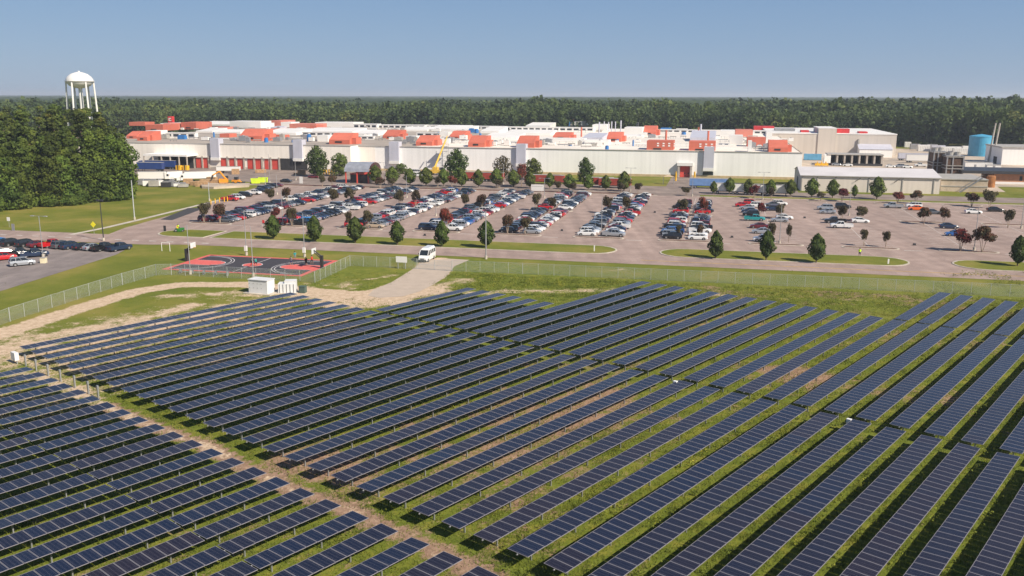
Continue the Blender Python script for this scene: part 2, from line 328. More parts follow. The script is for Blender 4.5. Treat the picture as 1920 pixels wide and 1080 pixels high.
# kerbs, medians and planting islands
def island(name, P, z, inner, top=.16):
    b = MB(); b.prism(uvpoly(P), 0, .15, conc)
    c = np.mean(np.array(P), 0); Q = []
    for p in P:
        d = np.array(p)-c; vs = max(.0, 1-.35/max(abs(d[1]), .36)); us = 1-.35/max(abs(d[0]), 1); Q.append((c[0]+d[0]*us, c[1]+d[1]*vs))
    b.prism(uvpoly(Q), .15, top, inner); return b.build(name, kind='structure')
m1a = atuv(289, 442)[0]; cut = atuv(415, 441)[0]; m1b = atuv(1158, 468)[0]; m2a = atuv(1236, 472)[0]; m2b = atuv(1711, 494)[0]; m3a = atuv(1788, 494)[0]
island('median', [(cut-.8, 201.3), (cut-.8, 190.3)]+capsule(m1a, m1a+12, 190.3, 201.3)[9:], 0, GM); island('median', [(cut+.8, 190.3), (m1b-8, 190.3)]+capsule(m1b-12, m1b, 190.3, 201.3)[:9][::-1]+[(m1b-8, 201.3), (cut+.8, 201.3)], 0, GM)
island('median', capsule(m2a, m2b, 190.3, 201.3), 0, GM); island('median', capsule(m3a, 300, 190.3, 201.3), 0, GM)
BAYS = [-138.3, -117.0, -95.6, -74.9, -54.0, -33.8, -13.3, 7.6, 28.2, 48.8, 69.4, 90.0, 110.6, 131.]
BW = 12.3
for i, L in enumerate(BAYS):
    island('planting_island', capsule(L-.2, L+BW, 211.9, 214.1), 0, mulch)
    if i in (0, 1, 2, 3, 4, 5, 6, 7, 8, 9, 10, 11): island('planting_island', capsule(L+.2, L+BW-.2, 260.6, 263.4), 0, mulch)
    if i >= 7: island('planting_island', capsule(L+.2, L+BW-.2, 305.5, 307.5), 0, mulch)
b = MB()
def mark(u0, u1, v0, v1, m=white_line, z=.062):
    P = uvpoly([(u0, v0), (u1, v0), (u1, v1), (u0, v1)]); b.raw([(x, y, z) for x, y in P], [(0, 1, 2, 3)], m)
for L in BAYS:
    for k in range(34):
        v0 = 214.8+k*2.75
        if 258 < v0 < 262: continue
        mark(L+.3, L+5.9, v0, v0+.1); mark(L+6.3, L+11.9, v0, v0+.1)
    mark(L+6.06, L+6.16, 214.8, 306)
for q in range(14): mark(-176+q*4.6, -174.2+q*4.6, 182.9, 183.3)
mark(-15, 300, 184.9, 185.02, yellow_line); mark(-15, 300, 185.2, 185.32, yellow_line)
for L in BAYS: mark(L+BW+.6, L+BW+4.4, 211.2, 211.45)
b.build('pavement_marking', kind='structure')
b = MB()
for (u0, u1) in ((-200, -20.5), (-7, 330)): b.prism(uvpoly([(u0, 311.3), (u1, 311.3), (u1, 311.9), (u0, 311.9)]), 0, .16, conc)
b.build('kerb', kind='structure')
b = MB()
for (u0, u1, m_) in ((-168, -22, mulch), (-6, 300, GM)): b.prism(uvpoly([(u0, 311.9), (u1, 311.9), (u1, 316.4), (u0, 316.4)]), 0, .13, m_)
b.build('planting_strip', kind='structure')
# basketball court
court_k = mat('court_black', (.045, .04, .045), .75, scale=1.5, var=.12); court_r = mat('court_red', (.62, .12, .10), .75, scale=1.5, var=.12); cw = mat('court_paint', (.6, .58, .58), .7)
cu0, cu1, cv0, cv1 = -106.2, -76.2, 152.6, 169.8
sheet('basketball_court', uvpoly([(cu0, cv0), (cu1, cv0), (cu1, cv1), (cu0, cv1)]), .06, court_r)
b = MB(); cz = .064
def cq(u0, u1, v0, v1, m, z=cz): b.raw([(x, y, z) for x, y in uvpoly([(u0, v0), (u1, v0), (u1, v1), (u0, v1)])], [(0, 1, 2, 3)], m)
def disc(c, r0, r1, m, z, t0=0, t1=360, n=24):
    for i in range(n):
        a0 = R(t0+(t1-t0)*i/n); a1 = R(t0+(t1-t0)*(i+1)/n)
        P = [(c[0]+r*math.cos(t), c[1]+r*math.sin(t)) for r, t in ((r0, a0), (r1, a0), (r1, a1), (r0, a1))]
        b.raw([(x, y, z) for x, y in uvpoly(P)], [(0, 1, 2, 3)], m)
cq(cu0+1, cu1-1, cv0+.9, cv1-.9, court_k); cm = (cv0+cv1)/2; um = (cu0+cu1)/2
cq(um-.08, um+.08, cv0+.9, cv1-.9, cw, .068); disc((um, cm), 0, 1.9, court_r, .07); disc((um, cm), 1.9, 2.05, cw, .07)
for sgn, e in ((1, cu0+1), (-1, cu1-1)):
    x0, x1 = sorted((e, e+sgn*5.8)); cq(x0, x1, cm-2.4, cm+2.4, court_r, .068); cq(x0, x1, cm-2.52, cm-2.4, cw, .07); cq(x0, x1, cm+2.4, cm+2.52, cw, .07)
    c = (e+sgn*5.8, cm); t0 = -90 if sgn > 0 else 90; disc(c, 0, 1.8, court_r, .068, t0, t0+180); disc(c, 1.8, 1.95, cw, .07, t0, t0+180)
    c = (e+sgn*1.6, cm); disc(c, 6.6, 6.75, cw, .072, t0, t0+180); disc(c, 7.2, 7.35, cw, .072, t0, t0+180)
    for d in (-6.675, 6.675): x0, x1 = sorted((e, c[0])); cq(x0, x1, cm+d-.07, cm+d+.07, cw, .072)
b.build('court_marking', kind='structure')
# ================================================================ solar field
alu = mat('aluminium', (.55, .54, .55), .35, .8, var=.05); galv = mat('galvanised_steel', (.42, .43, .44), .5, .7, var=.1, scale=3); dsteel = mat('dark_steel', (.06, .06, .065), .5, .5)
def panel_mat():
    m = bpy.data.materials.new('solar_glass'); m.use_nodes = True; n = m.node_tree.nodes; l = m.node_tree.links
    b = n['Principled BSDF']; b.inputs['Roughness'].default_value = .16; b.inputs['IOR'].default_value = 1.4; b.inputs['Specular IOR Level'].default_value = .42
    tc = n.new('ShaderNodeTexCoord'); sx = n.new('ShaderNodeSeparateXYZ'); l.new(tc.outputs['Object'], sx.inputs[0])
    def M(op, a, c=0.):
        x = n.new('ShaderNodeMath'); x.operation = op
        for i, q in enumerate((a, c)):
            if isinstance(q, (int, float)): x.inputs[i].default_value = q
            else: l.new(q, x.inputs[i])
        return x.outputs[0]
    def lines(s_, per, off, wd): return M('LESS_THAN', M('ABSOLUTE', M('SUBTRACT', M('FRACT', M('ADD', M('DIVIDE', s_, per), off)), .5)), wd/per/2)
    # y runs along the row (1 m), x across it (1.92 m); six by twelve cells
    c1 = lines(sx.outputs[1], .158, 0., .008); c2 = lines(sx.outputs[0], .1575, 0., .007); bb = lines(sx.outputs[1], .316, .5, .014)
    oi = n.new('ShaderNodeObjectInfo'); so_ = n.new('ShaderNodeSeparateColor'); l.new(oi.outputs['Color'], so_.inputs[0]); rp = n.new('ShaderNodeValToRGB'); l.new(so_.outputs[0], rp.inputs[0])
    e = rp.color_ramp.elements; e[0].color = (.007, .013, .034, 1); e[1].color = (.018, .013, .021, 1); q = e.new(.5); q.color = (.010, .011, .024, 1)
    mx = n.new('ShaderNodeMix'); mx.data_type = 'RGBA'; l.new(M('MAXIMUM', M('MULTIPLY', M('MAXIMUM', c1, c2), .10), M('MULTIPLY', bb, .22)), mx.inputs[0]); l.new(rp.outputs[0], mx.inputs[6]); mx.inputs[7].default_value = (.42, .38, .42, 1)
    l.new(mx.outputs[2], b.inputs['Base Color']); MATS['solar_glass'] = m; return m
pg = panel_mat(); frame_m = mat('panel_frame', (.30, .28, .30), .5, .2, var=.05)
PW, PL, PZ, PP = 1.92, .975, 1.3, 1.005
b = MB(); b.box(-PW/2, PW/2, -PL/2, PL/2, -.04, -.004, frame_m)
fw = .03
for (x0, x1, y0, y1) in ((-PW/2, PW/2, -PL/2, -PL/2+fw), (-PW/2, PW/2, PL/2-fw, PL/2), (-PW/2, -PW/2+fw, -PL/2+fw, PL/2-fw), (PW/2-fw, PW/2, -PL/2+fw, PL/2-fw)): b.box(x0, x1, y0, y1, -.004, .003, frame_m)
b.raw([(-PW/2+fw, -PL/2+fw, -.001), (PW/2-fw, -PL/2+fw, -.001), (PW/2-fw, PL/2-fw, -.001), (-PW/2+fw, PL/2-fw, -.001)], [(0, 1, 2, 3)], pg)
PM = b.mesh('solar_panel')
b = MB(); b.box(-.075, .075, -.05, .05, -PZ-.3, -.16, galv); b.box(-.11, .11, -.09, .09, -.2, -.1, galv); POSTM = b.mesh('post')
b = MB(); b.box(-.75, .75, -.03, .03, -.1, -.04, alu); BRM = b.mesh('rail')
TUBE = {}
RZ = -TH
def seg_vis(k, a0, a1):
    n_ = 0
    for a in np.linspace(a0, a1, 30):
        p = ka(k+.28, a); x, y, d = proj(p[0], p[1], PZ)
        if d > 3 and -60 < x < 1980 and 150 < y < 1150: n_ += 1
    return n_
def table(k, a0, n_, label, group):
    c = ka(k, a0)+ND*PW/2
    r = empty('solar_panel_row', (c[0], c[1], PZ), RZ, label=label, cat='solar array', group=group)
    rr = random.Random(k*77+int(a0)); 
    tint = rr.uniform(.05, .8)
    for j in range(n_):
        if rr.random() < .05: tint = rr.uniform(.05, .95)
        y = .5+j*PP; px, py, d = proj(*(c+UD*y), PZ)
        if not (-80 < px < 2000 and py < 1200): continue
        q = bpy.data.objects.new('solar_panel', PM); col.objects.link(q); q.parent = r; q.location = (0, y, 0); q.color = (min(1, max(0, tint+rr.gauss(0, .08))), 0, 0, 1); q.rotation_euler = (0, R(rr.gauss(0, .35)), R(rr.gauss(0, .08)))
    tint = rr.uniform(.1, .9); L = n_*PP; key = n_; r.rotation_euler.y = R(rr.gauss(0, 1.1))
    if key not in TUBE: t = MB(); t.bar((0, -.1, -.12), (0, L+.05, -.12), .065, galv, 6); TUBE[key] = t.mesh('torque_tube')
    put(TUBE[key], 'torque_tube', r, (0, 0, 0))
    y = 1.6
    while y < L:
        px, py, d = proj(*(c+UD*y), 0)
        if -60 < px < 1980 and py < 1160: put(POSTM, 'post', r, (0, y, 0))
        y += 5.6 if L > 15 else 4.5
    for y in (.12, L-.12): put(BRM, 'rail', r, (0, y, 0))
    return r
for k in range(36):
    segs = []
    if k <= 5: segs.append(('M', -.1, 43))
    else: segs += [('M', -.1, 43)]
    if 6 <= k <= 11: segs.append(('N', 44.1, 21))
    if k >= 12: segs.append(('N', 44.1, 45))
    if k >= 25: segs.append(('O', 90.0, 24))
    if k >= 3: segs += [('L', -13.35, 10), ('K', -28.55, 15)]
    for t, a0, n_ in segs:
        if seg_vis(k, a0, a0+n_*PP) < 1: continue
        kk = {'M': k, 'N': k-6, 'O': k-25, 'L': k-3, 'K': k-3}[t]; o = ordn(kk)
        lab = {'M': f'solar panel row, {o} from the far left edge of the long middle block',
               'N': f'solar panel row beyond the narrow cross gap, {o} from the gravel drive',
               'O': f'short solar panel row by the far right fence, {o} from its left',
               'L': f'short ten-panel row left of the sandy aisle, {o} from the back',
               'K': f'solar panel row at the left picture edge, {o} from the back'}[t]
        table(k, a0, n_, lab, {'M': 'solar panel rows of the middle block', 'N': 'solar panel rows beyond the cross gap', 'O': 'solar panel rows in the far right corner', 'L': 'short solar panel rows beside the aisle', 'K': 'solar panel rows at the left picture edge'}[t])
# drive motor posts and cabinet in the aisle near the left
for i, k in enumerate((1.6, 2.5, 3.5, 4.5, 5.6, 6.6, 7.3)):
    p = ka(k, -1.6); t = MB(); t.box(-.13, .13, -.07, .07, -.2, 1.55, galv); t.box(-.16, .16, -.1, .1, 1.2, 1.5, galv)
    t.build('steel_post', None, (p[0], p[1]), RZ, label=f'bare grey steel post in the aisle by the panel rows, {ORD[i]} from the track', cat='post', group='bare steel posts in the aisle')
whitep = mat('white_metal', (.72, .72, .71), .45, var=.05)
p = ka(.9, -1.9); r = empty('equipment_cabinet', (p[0], p[1]), RZ, label='white equipment cabinet on two posts at the left end of the panel rows', cat='cabinet')
t = MB(); t.box(-.6, .6, -.25, .25, .5, 1.5, whitep); t.build('cabinet_body', r); 
for s_ in (-.5, .5): t = MB(); t.box(s_-.06, s_+.06, -.06, .06, 0, .5, galv); t.build('post', r)
for i, (px, py) in enumerate(((1593, 786), (1267, 716))):
    p = at(px, py, 1.2); t = MB(); t.box(-.22, .22, -.2, .2, .9, 1.4, whitep); t.box(-.05, .05, -.05, .05, 0, .92, galv)
    t.build('junction_box', None, p, RZ, label=('small white junction box in the cross gap between panel rows on the right', 'small white junction box in the cross gap near the middle of the field')[i], cat='junction box')
# inverter station
whitep2 = mat('white_cabinet', (.66, .66, .66), .5, var=.06); green_m = mat('green_cabinet', (.07, .11, .09), .6); louv = mat('vent_grille', (.2, .2, .2), .6); greyl = mat('grey_louvre', (.3, .3, .31), .6)
p = uv(-76.5, 137.9); r = empty('inverter_cabinet', p, RU-.12, label='large white inverter cabinet with vents beside the court fence', cat='inverter')
t = MB(); t.box(-1.9, 1.9, -1.1, 1.1, .15, 2.45, whitep2); t.box(-2.0, 2.0, -1.2, 1.2, 2.45, 2.54, whitep2); t.build('housing', r)
for xx in (-1.7, -.9, -.1, .7):
    for zz in (1.0, 1.75): t = MB(); t.box(xx-.05, xx+.05, -1.13, -1.1, zz, zz+.12, louv); t.build('vent', r)
t = MB(); t.box(-1.7, 1.7, -1.14, -1.1, 2.22, 2.30, greyl); t.build('louvre', r)
t = MB(); t.box(-2.8, 2.8, -1.7, 1.7, 0, .15, conc); t.build('base_slab', r)
p = uv(-72.3, 139.3); r = empty('transformer', p, RU+.3, label='grey white pad transformer with ribbed doors right of the inverter cabinet', cat='transformer')
t = MB(); t.box(-1.5, 1.5, -.9, .9, .1, 1.75, whitep2); t.box(-.4, 1.5, -.8, .9, 1.75, 2.2, whitep2); t.build('housing', r)
for xx in (-1.2, -.6, 0, .6, 1.2): t = MB(); t.box(xx-.04, xx+.04, -1., -.9, .2, 1.65, galv); t.build('rib', r)
t = MB(); t.box(-1.8, 1.8, -1.2, 1.2, 0, .1, conc); t.build('base_slab', r)
p = uv(-69.6, 139.6); r = empty('switch_cabinet', p, RU, label='dark green switch cabinet at the right end of the inverter station', cat='cabinet')
t = MB(); t.box(-.55, .55, -.45, .45, .08, 1.15, green_m); t.build('housing', r); t = MB(); t.box(-.6, .6, -.5, .5, 1.15, 1.22, green_m); t.build('lid', r)
# small posts along the aisle edge left
# ================================================================ chain link fence
def fence_mat():
    m = bpy.data.materials.new('chain_link'); m.use_nodes = True; n = m.node_tree.nodes; l = m.node_tree.links
    b = n['Principled BSDF']; b.inputs['Base Color'].default_value = (.42, .46, .43, 1); b.inputs['Metallic'].default_value = .3; b.inputs['Roughness'].default_value = .6
    tc = n.new('ShaderNodeTexCoord'); sx = n.new('ShaderNodeSeparateXYZ'); l.new(tc.outputs['Object'], sx.inputs[0])
    def M(op, a, c=0.):
        x = n.new('ShaderNodeMath'); x.operation = op
        for i, q in enumerate((a, c)):
            if isinstance(q, (int, float)): x.inputs[i].default_value = q
            else: l.new(q, x.inputs[i])
        return x.outputs[0]
    def wire(s_): return M('LESS_THAN', M('FRACT', M('DIVIDE', s_, .057)), .11)
    wv = M('MAXIMUM', wire(M('ADD', sx.outputs[0], sx.outputs[2])), wire(M('SUBTRACT', sx.outputs[0], sx.outputs[2])))
    l.new(wv, b.inputs['Alpha']); MATS['chain_link'] = m; return m
CL = fence_mat(); fpost = mat('fence_post', (.50, .52, .52), .5, .4)
def fence(pts, label, sp=3.0, h=2.15, cat='fence', off=.0):
    r = empty('chain_link_fence', pts[0], label=label, cat=cat); o = np.array(pts[0])
    rail = MB(); wv = MB()
    for (a, b_) in zip(pts[:-1], pts[1:]):
        a = np.array(a)-o; b_ = np.array(b_)-o; L = np.hypot(*(b_-a)); nn = max(1, round(L/sp)); d = (b_-a)/L; ang = math.atan2(d[1], d[0])
        for i in range(nn+1):
            if i == 0 and (a != 0).any(): continue
            q = a+d*L*i/nn; t = MB(); big = i in (0, nn)
            t.bar((0, 0, 0), (0, 0, h+.06), .055 if big else .035, fpost, 6); t.build('post', r, q)
        rail.bar((*a, h), (*b_, h), .022, fpost, 4)
        t = MB(); t.raw([(0, 0, .03), (L, 0, .03), (L, 0, h-.02), (0, 0, h-.02)], [(0, 1, 2, 3)], CL); t.build('mesh_panel', r, (*a, 0), ang)
    rail.build('top_rail', r); return r
fence([uv(-101.6, 98), uv(-103.6, 110.6), uv(-104.2, 138), uv(-103.6, 147.2)], 'chain link fence running beside the lawn of the side parking lot')
fence([uv(-103.6, 147.2), uv(-101, 148.2), uv(-71.3, 148.0)], 'chain link fence along the near side of the basketball court')
fence([uv(-71.3, 148.0), uv(-71.6, 165.0)], 'short chain link fence running back along the right end of the court', sp=2.5)
fence([uv(-71.6, 165.0), uv(-57.4, 164.9)], 'chain link fence between the basketball court and the gravel drive gate')
fence([uv(-50.0, 164.4), uv(-36, 165), uv(62, 165.3), uv(95, 165.5)], 'long chain link fence between the solar field and the road', sp=3.08)
# open gate leaves
for (a, b_, lb) in ((uv(-57.4, 164.9), uv(-53.7, 164.7), 'left'), (uv(-50.0, 164.4), uv(-53.6, 164.6), 'right')):
    r = empty('gate_leaf', a, label=f'{lb} chain link leaf of the gate across the gravel drive', cat='gate'); d = b_-a; L = np.hypot(*d); ang = math.atan2(d[1], d[0]); r.rotation_euler.z = ang
    t = MB(); [t.bar(p, q, .025, fpost, 5) for p, q in (((0, 0, .1), (0, 0, 2)), ((L, 0, .1), (L, 0, 2)), ((0, 0, 2), (L, 0, 2)), ((0, 0, .1), (L, 0, .1)), ((0, 0, 1), (L, 0, 1)))]; t.build('gate_frame', r)
    t = MB(); t.raw([(0, 0, .1), (L, 0, .1), (L, 0, 2), (0, 0, 2)], [(0, 1, 2, 3)], CL); t.build('mesh_panel', r)
# ================================================================ buildings
def ux(px, v, z=0.):
    "u on the plant grid of the photograph's column px at depth row v, height z"
    cp, sp_ = math.cos(PITCH), math.sin(PITCH); c, s = math.cos(A13), math.sin(A13); K = px-960
    # x = u c + v s ; y = -u s + v c ; K*(y cp - (z-HC) sp) = F x
    return (K*(v*c*cp-(z-HC)*sp_)-F*v*s)/(F*c+K*s*cp)
def zy(py, u, v):
    x, y = uv(u, v); lo, hi = -20., 90.
    for _ in range(40):
        mi = (lo+hi)/2
        if proj(x, y, mi)[1]+ROLL*(proj(x, y, mi)[0]-960)*-1 > py: lo = mi
        else: hi = mi
    return lo
cream = mat('cream_cladding', (.86, .80, .72), .7, var=.04, scale=.05); offw = mat('white_cladding', (.86, .84, .81), .65, var=.05, scale=.05); greige = mat('grey_cladding', (.56, .50, .44), .7, var=.05, scale=.05)
roofw = mat('white_roof', (.74, .68, .60), .8, var=.1, scale=.03, detail=8); roofb = mat('weathered_roof', (.36, .31, .26), .85, var=.15, scale=.06, detail=8)
pent = mat('red_cladding', (.53, .135, .085), .75, var=.08, scale=.1, rnd=.08); pent2 = mat('salmon_cladding', (.56, .19, .14), .7, var=.08, scale=.1); brightred = mat('bright_red', (.55, .03, .03), .5)
wht = mat('white_paint', (.74, .72, .69), .6, var=.05, scale=.1); lav = mat('lavender_panel', (.50, .50, .57), .5, var=.05, scale=.2); trim = mat('grey_trim', (.36, .34, .31), .6)
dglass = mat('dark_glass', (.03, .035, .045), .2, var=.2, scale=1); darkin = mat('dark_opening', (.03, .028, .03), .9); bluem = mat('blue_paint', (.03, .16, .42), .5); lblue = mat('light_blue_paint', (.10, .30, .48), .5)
doorred = mat('red_door', (.58, .07, .05), .55, var=.1, scale=.3); yel = mat('yellow_paint_metal', (.75, .42, .02), .5); pier = mat('concrete_pier', (.42, .37, .32), .8); tealm = mat('teal_paint', (.065, .32, .50), .45, var=.06); brickm = mat('brick', (.42, .20, .11), .85, var=.1, scale=.8)
brownm = mat('brown_louvre', (.085, .045, .028), .8, var=.3, scale=1.2); greym = mat('grey_metal', (.30, .30, .31), .5, .3)
def ribs(m, per, amt):
    "vertical ribs of sheet cladding"
    n = m.node_tree.nodes; l = m.node_tree.links; b = n['Principled BSDF']
    tc = n.new('ShaderNodeTexCoord'); wv = n.new('ShaderNodeTexWave'); wv.inputs['Scale'].default_value = per; wv.bands_direction = 'X'; l.new(tc.outputs['Object'], wv.inputs['Vector'])
    bp = n.new('ShaderNodeBump'); bp.inputs['Strength'].default_value = amt; bp.inputs['Distance'].default_value = .1; l.new(wv.outputs['Fac'], bp.inputs['Height']); l.new(bp.outputs[0], b.inputs['Normal'])
    src = b.inputs['Base Color'].links[0].from_socket; nz = n.new('ShaderNodeTexNoise'); nz.inputs['Scale'].default_value = 1; mp = n.new('ShaderNodeMapping'); mp.inputs['Scale'].default_value = (.8, .8, .02)
    l.new(tc.outputs['Object'], mp.inputs[0]); l.new(mp.outputs[0], nz.inputs['Vector']); mr = n.new('ShaderNodeMapRange'); mr.inputs[3].default_value = .86; mr.inputs[4].default_value = 1.12; l.new(nz.outputs['Fac'], mr.inputs[0])
    hs = n.new('ShaderNodeHueSaturation'); l.new(src, hs.inputs['Color']); l.new(mr.outputs[0], hs.inputs['Value']); l.new(hs.outputs[0], b.inputs['Base Color'])
for m_ in (cream, offw, greige, lav): ribs(m_, 1.6, .12)
ribs(pent, 2.2, .2)
ZR = 10.8; FV = 387.
fac = empty('factory', uv(0, 0), RU, label='very long low white factory with many red penthouses on its roof', cat='factory')
UL, URt = -330., 33.
usplit = ux(703, FV, 5)
FVL, ZL, UJ = 378., 11.3, ux(657, 378., 5)
t = MB(); t.box(UL, UJ, FVL, FVL+.4, 1.0, ZL, cream); t.box(UJ-.4, UJ, FVL+.4, FV+.3, 0, ZL, cream); t.box(UJ, usplit, FV, FV+.4, 1.0, ZR, cream); t.build('wall', fac)
t = MB(); t.box(usplit, URt, FV+.05, FV+.45, 1.0, ZR, offw); t.build('wall', fac)
t = MB(); t.box(UL, UJ-.02, FVL-.06, FVL+.4, 0, 1.0, pier); t.box(UJ, URt, FV-.06, FV+.4, 0, 1.0, mat('tan_base', (.50, .38, .22), .9)); t.build('base_course', fac)
t = MB(); t.box(URt-.4, URt, FV+.45, 650, 0, ZR, offw); t.box(UL, URt, 650, 650.4, 0, ZR, offw); t.build('wall', fac)
t = MB(); t.box(UL, UJ+.1, FVL-.15, FVL+.8, ZL, ZL+.3, trim); t.box(UJ+.1, URt, FV-.15, FV+.9, ZR, ZR+.35, trim); t.build('parapet', fac)
t = MB(); t.box(ux(1150, 400, ZR)-90, URt, FV+.9, 650, ZR-.2, ZR, roofw); t.build('roof', fac)
t = MB(); t.box(UL, ux(1150, 400, ZR)-90.02, FV+.9, 650, ZR-.2, ZR-.01, roofb); t.build('roof', fac)
t = MB(); t.box(UL, UJ-.4, FVL+.8, FV+.9, ZR-.2, ZR-.02, roofb); t.build('roof', fac)
def rv(py, px=960): return atuv(px, py, ZR)[1]
def rbox(name, p0, p1, yt, yb, m, dep=8., zb=ZR, rm=None, shape='box', v=None, par=None, z0=None):
    """roof unit: front face spans columns p0..p1, its foot on row yb and its top on row yt of the photo"""
    vv = (atuv((p0+p1)/2, yb, zb)[1] if v is None else v)
    a, c = ux(p0, vv, zb+2), ux(p1, vv, zb+2); h = max(.6, zy(yt, (a+c)/2, vv)-zb); z1 = zb+h; t = MB(); zb_ = zb if z0 is None else z0
    if shape == 'hood':      # intake hood: low lip, slanted lid, taller block behind
        fr = h*.42; t.box(a, c, vv, vv+dep, zb_, zb+fr, m)
        t.raw([(a, vv, zb+fr), (c, vv, zb+fr), (c, vv+dep, zb+fr), (a, vv+dep, zb+fr), (a, vv+dep*.55, z1), (c, vv+dep*.55, z1), (c, vv+dep, z1), (a, vv+dep, z1)], [(0, 1, 5, 4), (4, 5, 6, 7), (1, 2, 6, 5), (3, 0, 4, 7), (2, 3, 7, 6)], m)
        t.box(c, c+(c-a)*.22, vv+dep*.2, vv+dep*.8, zb_, zb+h*.6, m)
    elif shape == 'wedge':   # single pitch rising to the back
        t.raw([(a, vv, zb_), (c, vv, zb_), (c, vv+dep, zb_), (a, vv+dep, zb_), (a, vv, zb+h*.45), (c, vv, zb+h*.45), (c, vv+dep, z1), (a, vv+dep, z1)], [(0, 1, 5, 4), (4, 5, 6, 7), (1, 2, 6, 5), (3, 0, 4, 7), (2, 3, 7, 6)], m)
    else:
        t.box(a, c, vv, vv+dep, zb_, z1, m)
        if rm: t.box(a-.15, c+.15, vv-.15, vv+dep+.15, z1, z1+.2, rm)
    return t.build(name, par or fac), (a, c, vv, z1, h)
P = 'penthouse'
for (p0, p1, yt, yb, m, dep, sh) in [
    # left group
    (256, 275, 250, 267, pent, 12, 'hood'), (236, 255.5, 250, 263, pent, 10, 'hood'), (272, 305, 237, 248, pent, 18, 'box'), (339, 367, 232, 245, pent, 20, 'box'), (241, 271, 232, 239, pent, 12, 'box'), (306, 318, 234, 246, pent2, 16, 'box'),
    (332, 360, 228, 233, pent2, 16, 'box'), (393, 413, 229, 233.5, pent2, 18, 'box'), (389, 424, 241, 246, pent2, 16, 'box'), (411, 429, 253, 260, pent, 8, 'box'),
    (448, 491, 245, 266, pent, 12, 'hood'), (457, 485, 236, 242, pent, 14, 'box'), (504, 526, 228, 239, pent2, 24, 'box'), (542, 592, 234, 242, pent2, 18, 'box'), (580, 592, 237, 243, pent, 12, 'box'), (613, 635, 231, 237, pent, 14, 'box'), (502, 526, 243, 247, pent2, 10, 'box'), (505, 531, 255, 260, pent, 7, 'box'),
    (616, 655, 252, 272, pent, 11, 'hood'), (717, 745, 246, 262, pent, 14, 'hood'), (779, 810, 256, 274, pent, 12, 'hood'), (842, 868, 247, 263, pent, 14, 'hood'), (877, 908, 256, 276, pent, 12, 'hood'), (968, 1001, 256, 277, pent, 12, 'hood'), (1036, 1067, 249, 260, pent, 15, 'hood'),
    (1137, 1164, 248, 265, pent, 14, 'hood'), (1204, 1229, 236, 253, pent, 18, 'hood'), (1212, 1262, 263, 280, pent, 12, 'box'), (1291, 1341, 264, 281, pent, 12, 'box'), (1378, 1411, 242, 255, pent2, 18, 'box'), (1400, 1435, 256, 273, pent, 10, 'box'), (1441, 1477, 262, 283, pent, 11, 'hood'), (1413, 1451, 235, 244, brightred, 14, 'box')]:
    o, q = rbox(P, p0, p1, yt, yb, m, dep, shape=sh)
    a, c, vv, z1, h = q
    if sh == 'hood' or p0 in (339, 272):
        t = MB(); s_ = (c-a); t.box(a+s_*.3, a+s_*.62, vv-.12, vv-.02, ZR+h*.14, ZR+h*.3, darkin); t.build('louvre', o)
    if p0 in (1212, 1291):
        for q_ in range(6):
            for zz in (.4, .65): t = MB(); x = a+2.4*(q_+1)+2; t.box(x, x+.9, vv-.1, vv-.02, ZR+h*zz, ZR+h*zz+.55, wht); t.build('vent', o)
        t = MB(); t.box(a+(c-a)*.25, a+(c-a)*.55, vv-.1, vv-.02, ZR+.1, ZR+h*.2, darkin); t.build('louvre', o)
# white roof houses, monitors and long ducts
for (p0, p1, yt, yb, dep, sh) in [(273, 293, 248, 263, 10, 'box'), (300, 340, 234, 240, 25, 'box'), (366, 430, 231, 238, 25, 'wedge'), (366, 397, 244, 251, 18, 'wedge'), (397, 450, 246, 253, 12, 'wedge'), (430, 488, 229.5, 242, 16, 'box'), (526, 545, 231, 240, 14, 'box'), (590, 662, 231, 239, 20, 'box'),
    (492, 554, 245, 255, 22, 'wedge'), (565, 660, 243, 251, 24, 'wedge'), (594, 614, 255, 267, 7, 'box'), (662, 706, 246, 256, 16, 'wedge'), (760, 780, 256, 265, 6, 'box'), (745, 800, 240, 247, 22, 'wedge'), (800, 878, 238, 247, 26, 'wedge'), (904, 968, 252, 262, 22, 'wedge'), (900, 935, 240, 250, 24, 'wedge'), (945, 1032, 245, 253, 20, 'wedge'),
    (1003, 1095, 259, 268, 8, 'box'), (1095, 1141, 262, 270, 8, 'box'), (824, 840, 248, 262, 7, 'box'), (1170, 1203, 238, 254, 16, 'box'), (1110, 1136, 233, 246, 18, 'box'), (1350, 1377, 243, 258, 16, 'box'), (1367, 1392, 252, 270, 10, 'box'), (1402, 1409, 262, 283, 5, 'box'), (1409, 1434, 264, 270, 5, 'box'), (1150, 1205, 252, 257, 14, 'wedge'), (1436, 1447, 246, 262, 12, 'box')]:
    rbox('roof_house', p0, p1, yt, yb, wht, dep, rm=None, shape=sh)
for (p0, p1, yt, yb, dep) in [(294, 365, 252, 262, 3.), (566, 660, 250, 257, 3.), (665, 700, 257, 263, 3.), (780, 840, 250, 257, 3.), (662, 706, 234, 243, 8), (706, 795, 235.5, 243, 8), (795, 880, 236, 243, 8), (880, 945, 237.5, 244, 8), (945, 1048, 238.5, 246, 8), (1048, 1112, 239, 246.5, 8), (1235, 1302, 242.5, 247.5, 8), (1400, 1452, 243.5, 250, 8), (488, 504, 233, 240, 8)]:
    o, (a, c, vv, z1, h) = rbox('clerestory', p0, p1, yt, yb, wht, dep, rm=wht)
    t = MB(); n_ = max(3, int((c-a)/4)); w_ = (c-a)/n_
    for j in range(n_): t.box(a+w_*(j+.15), a+w_*(j+.85), vv-.06, vv-.01, ZR+h*.35, ZR+h*.8, dglass)
    t.build('window_band', o)
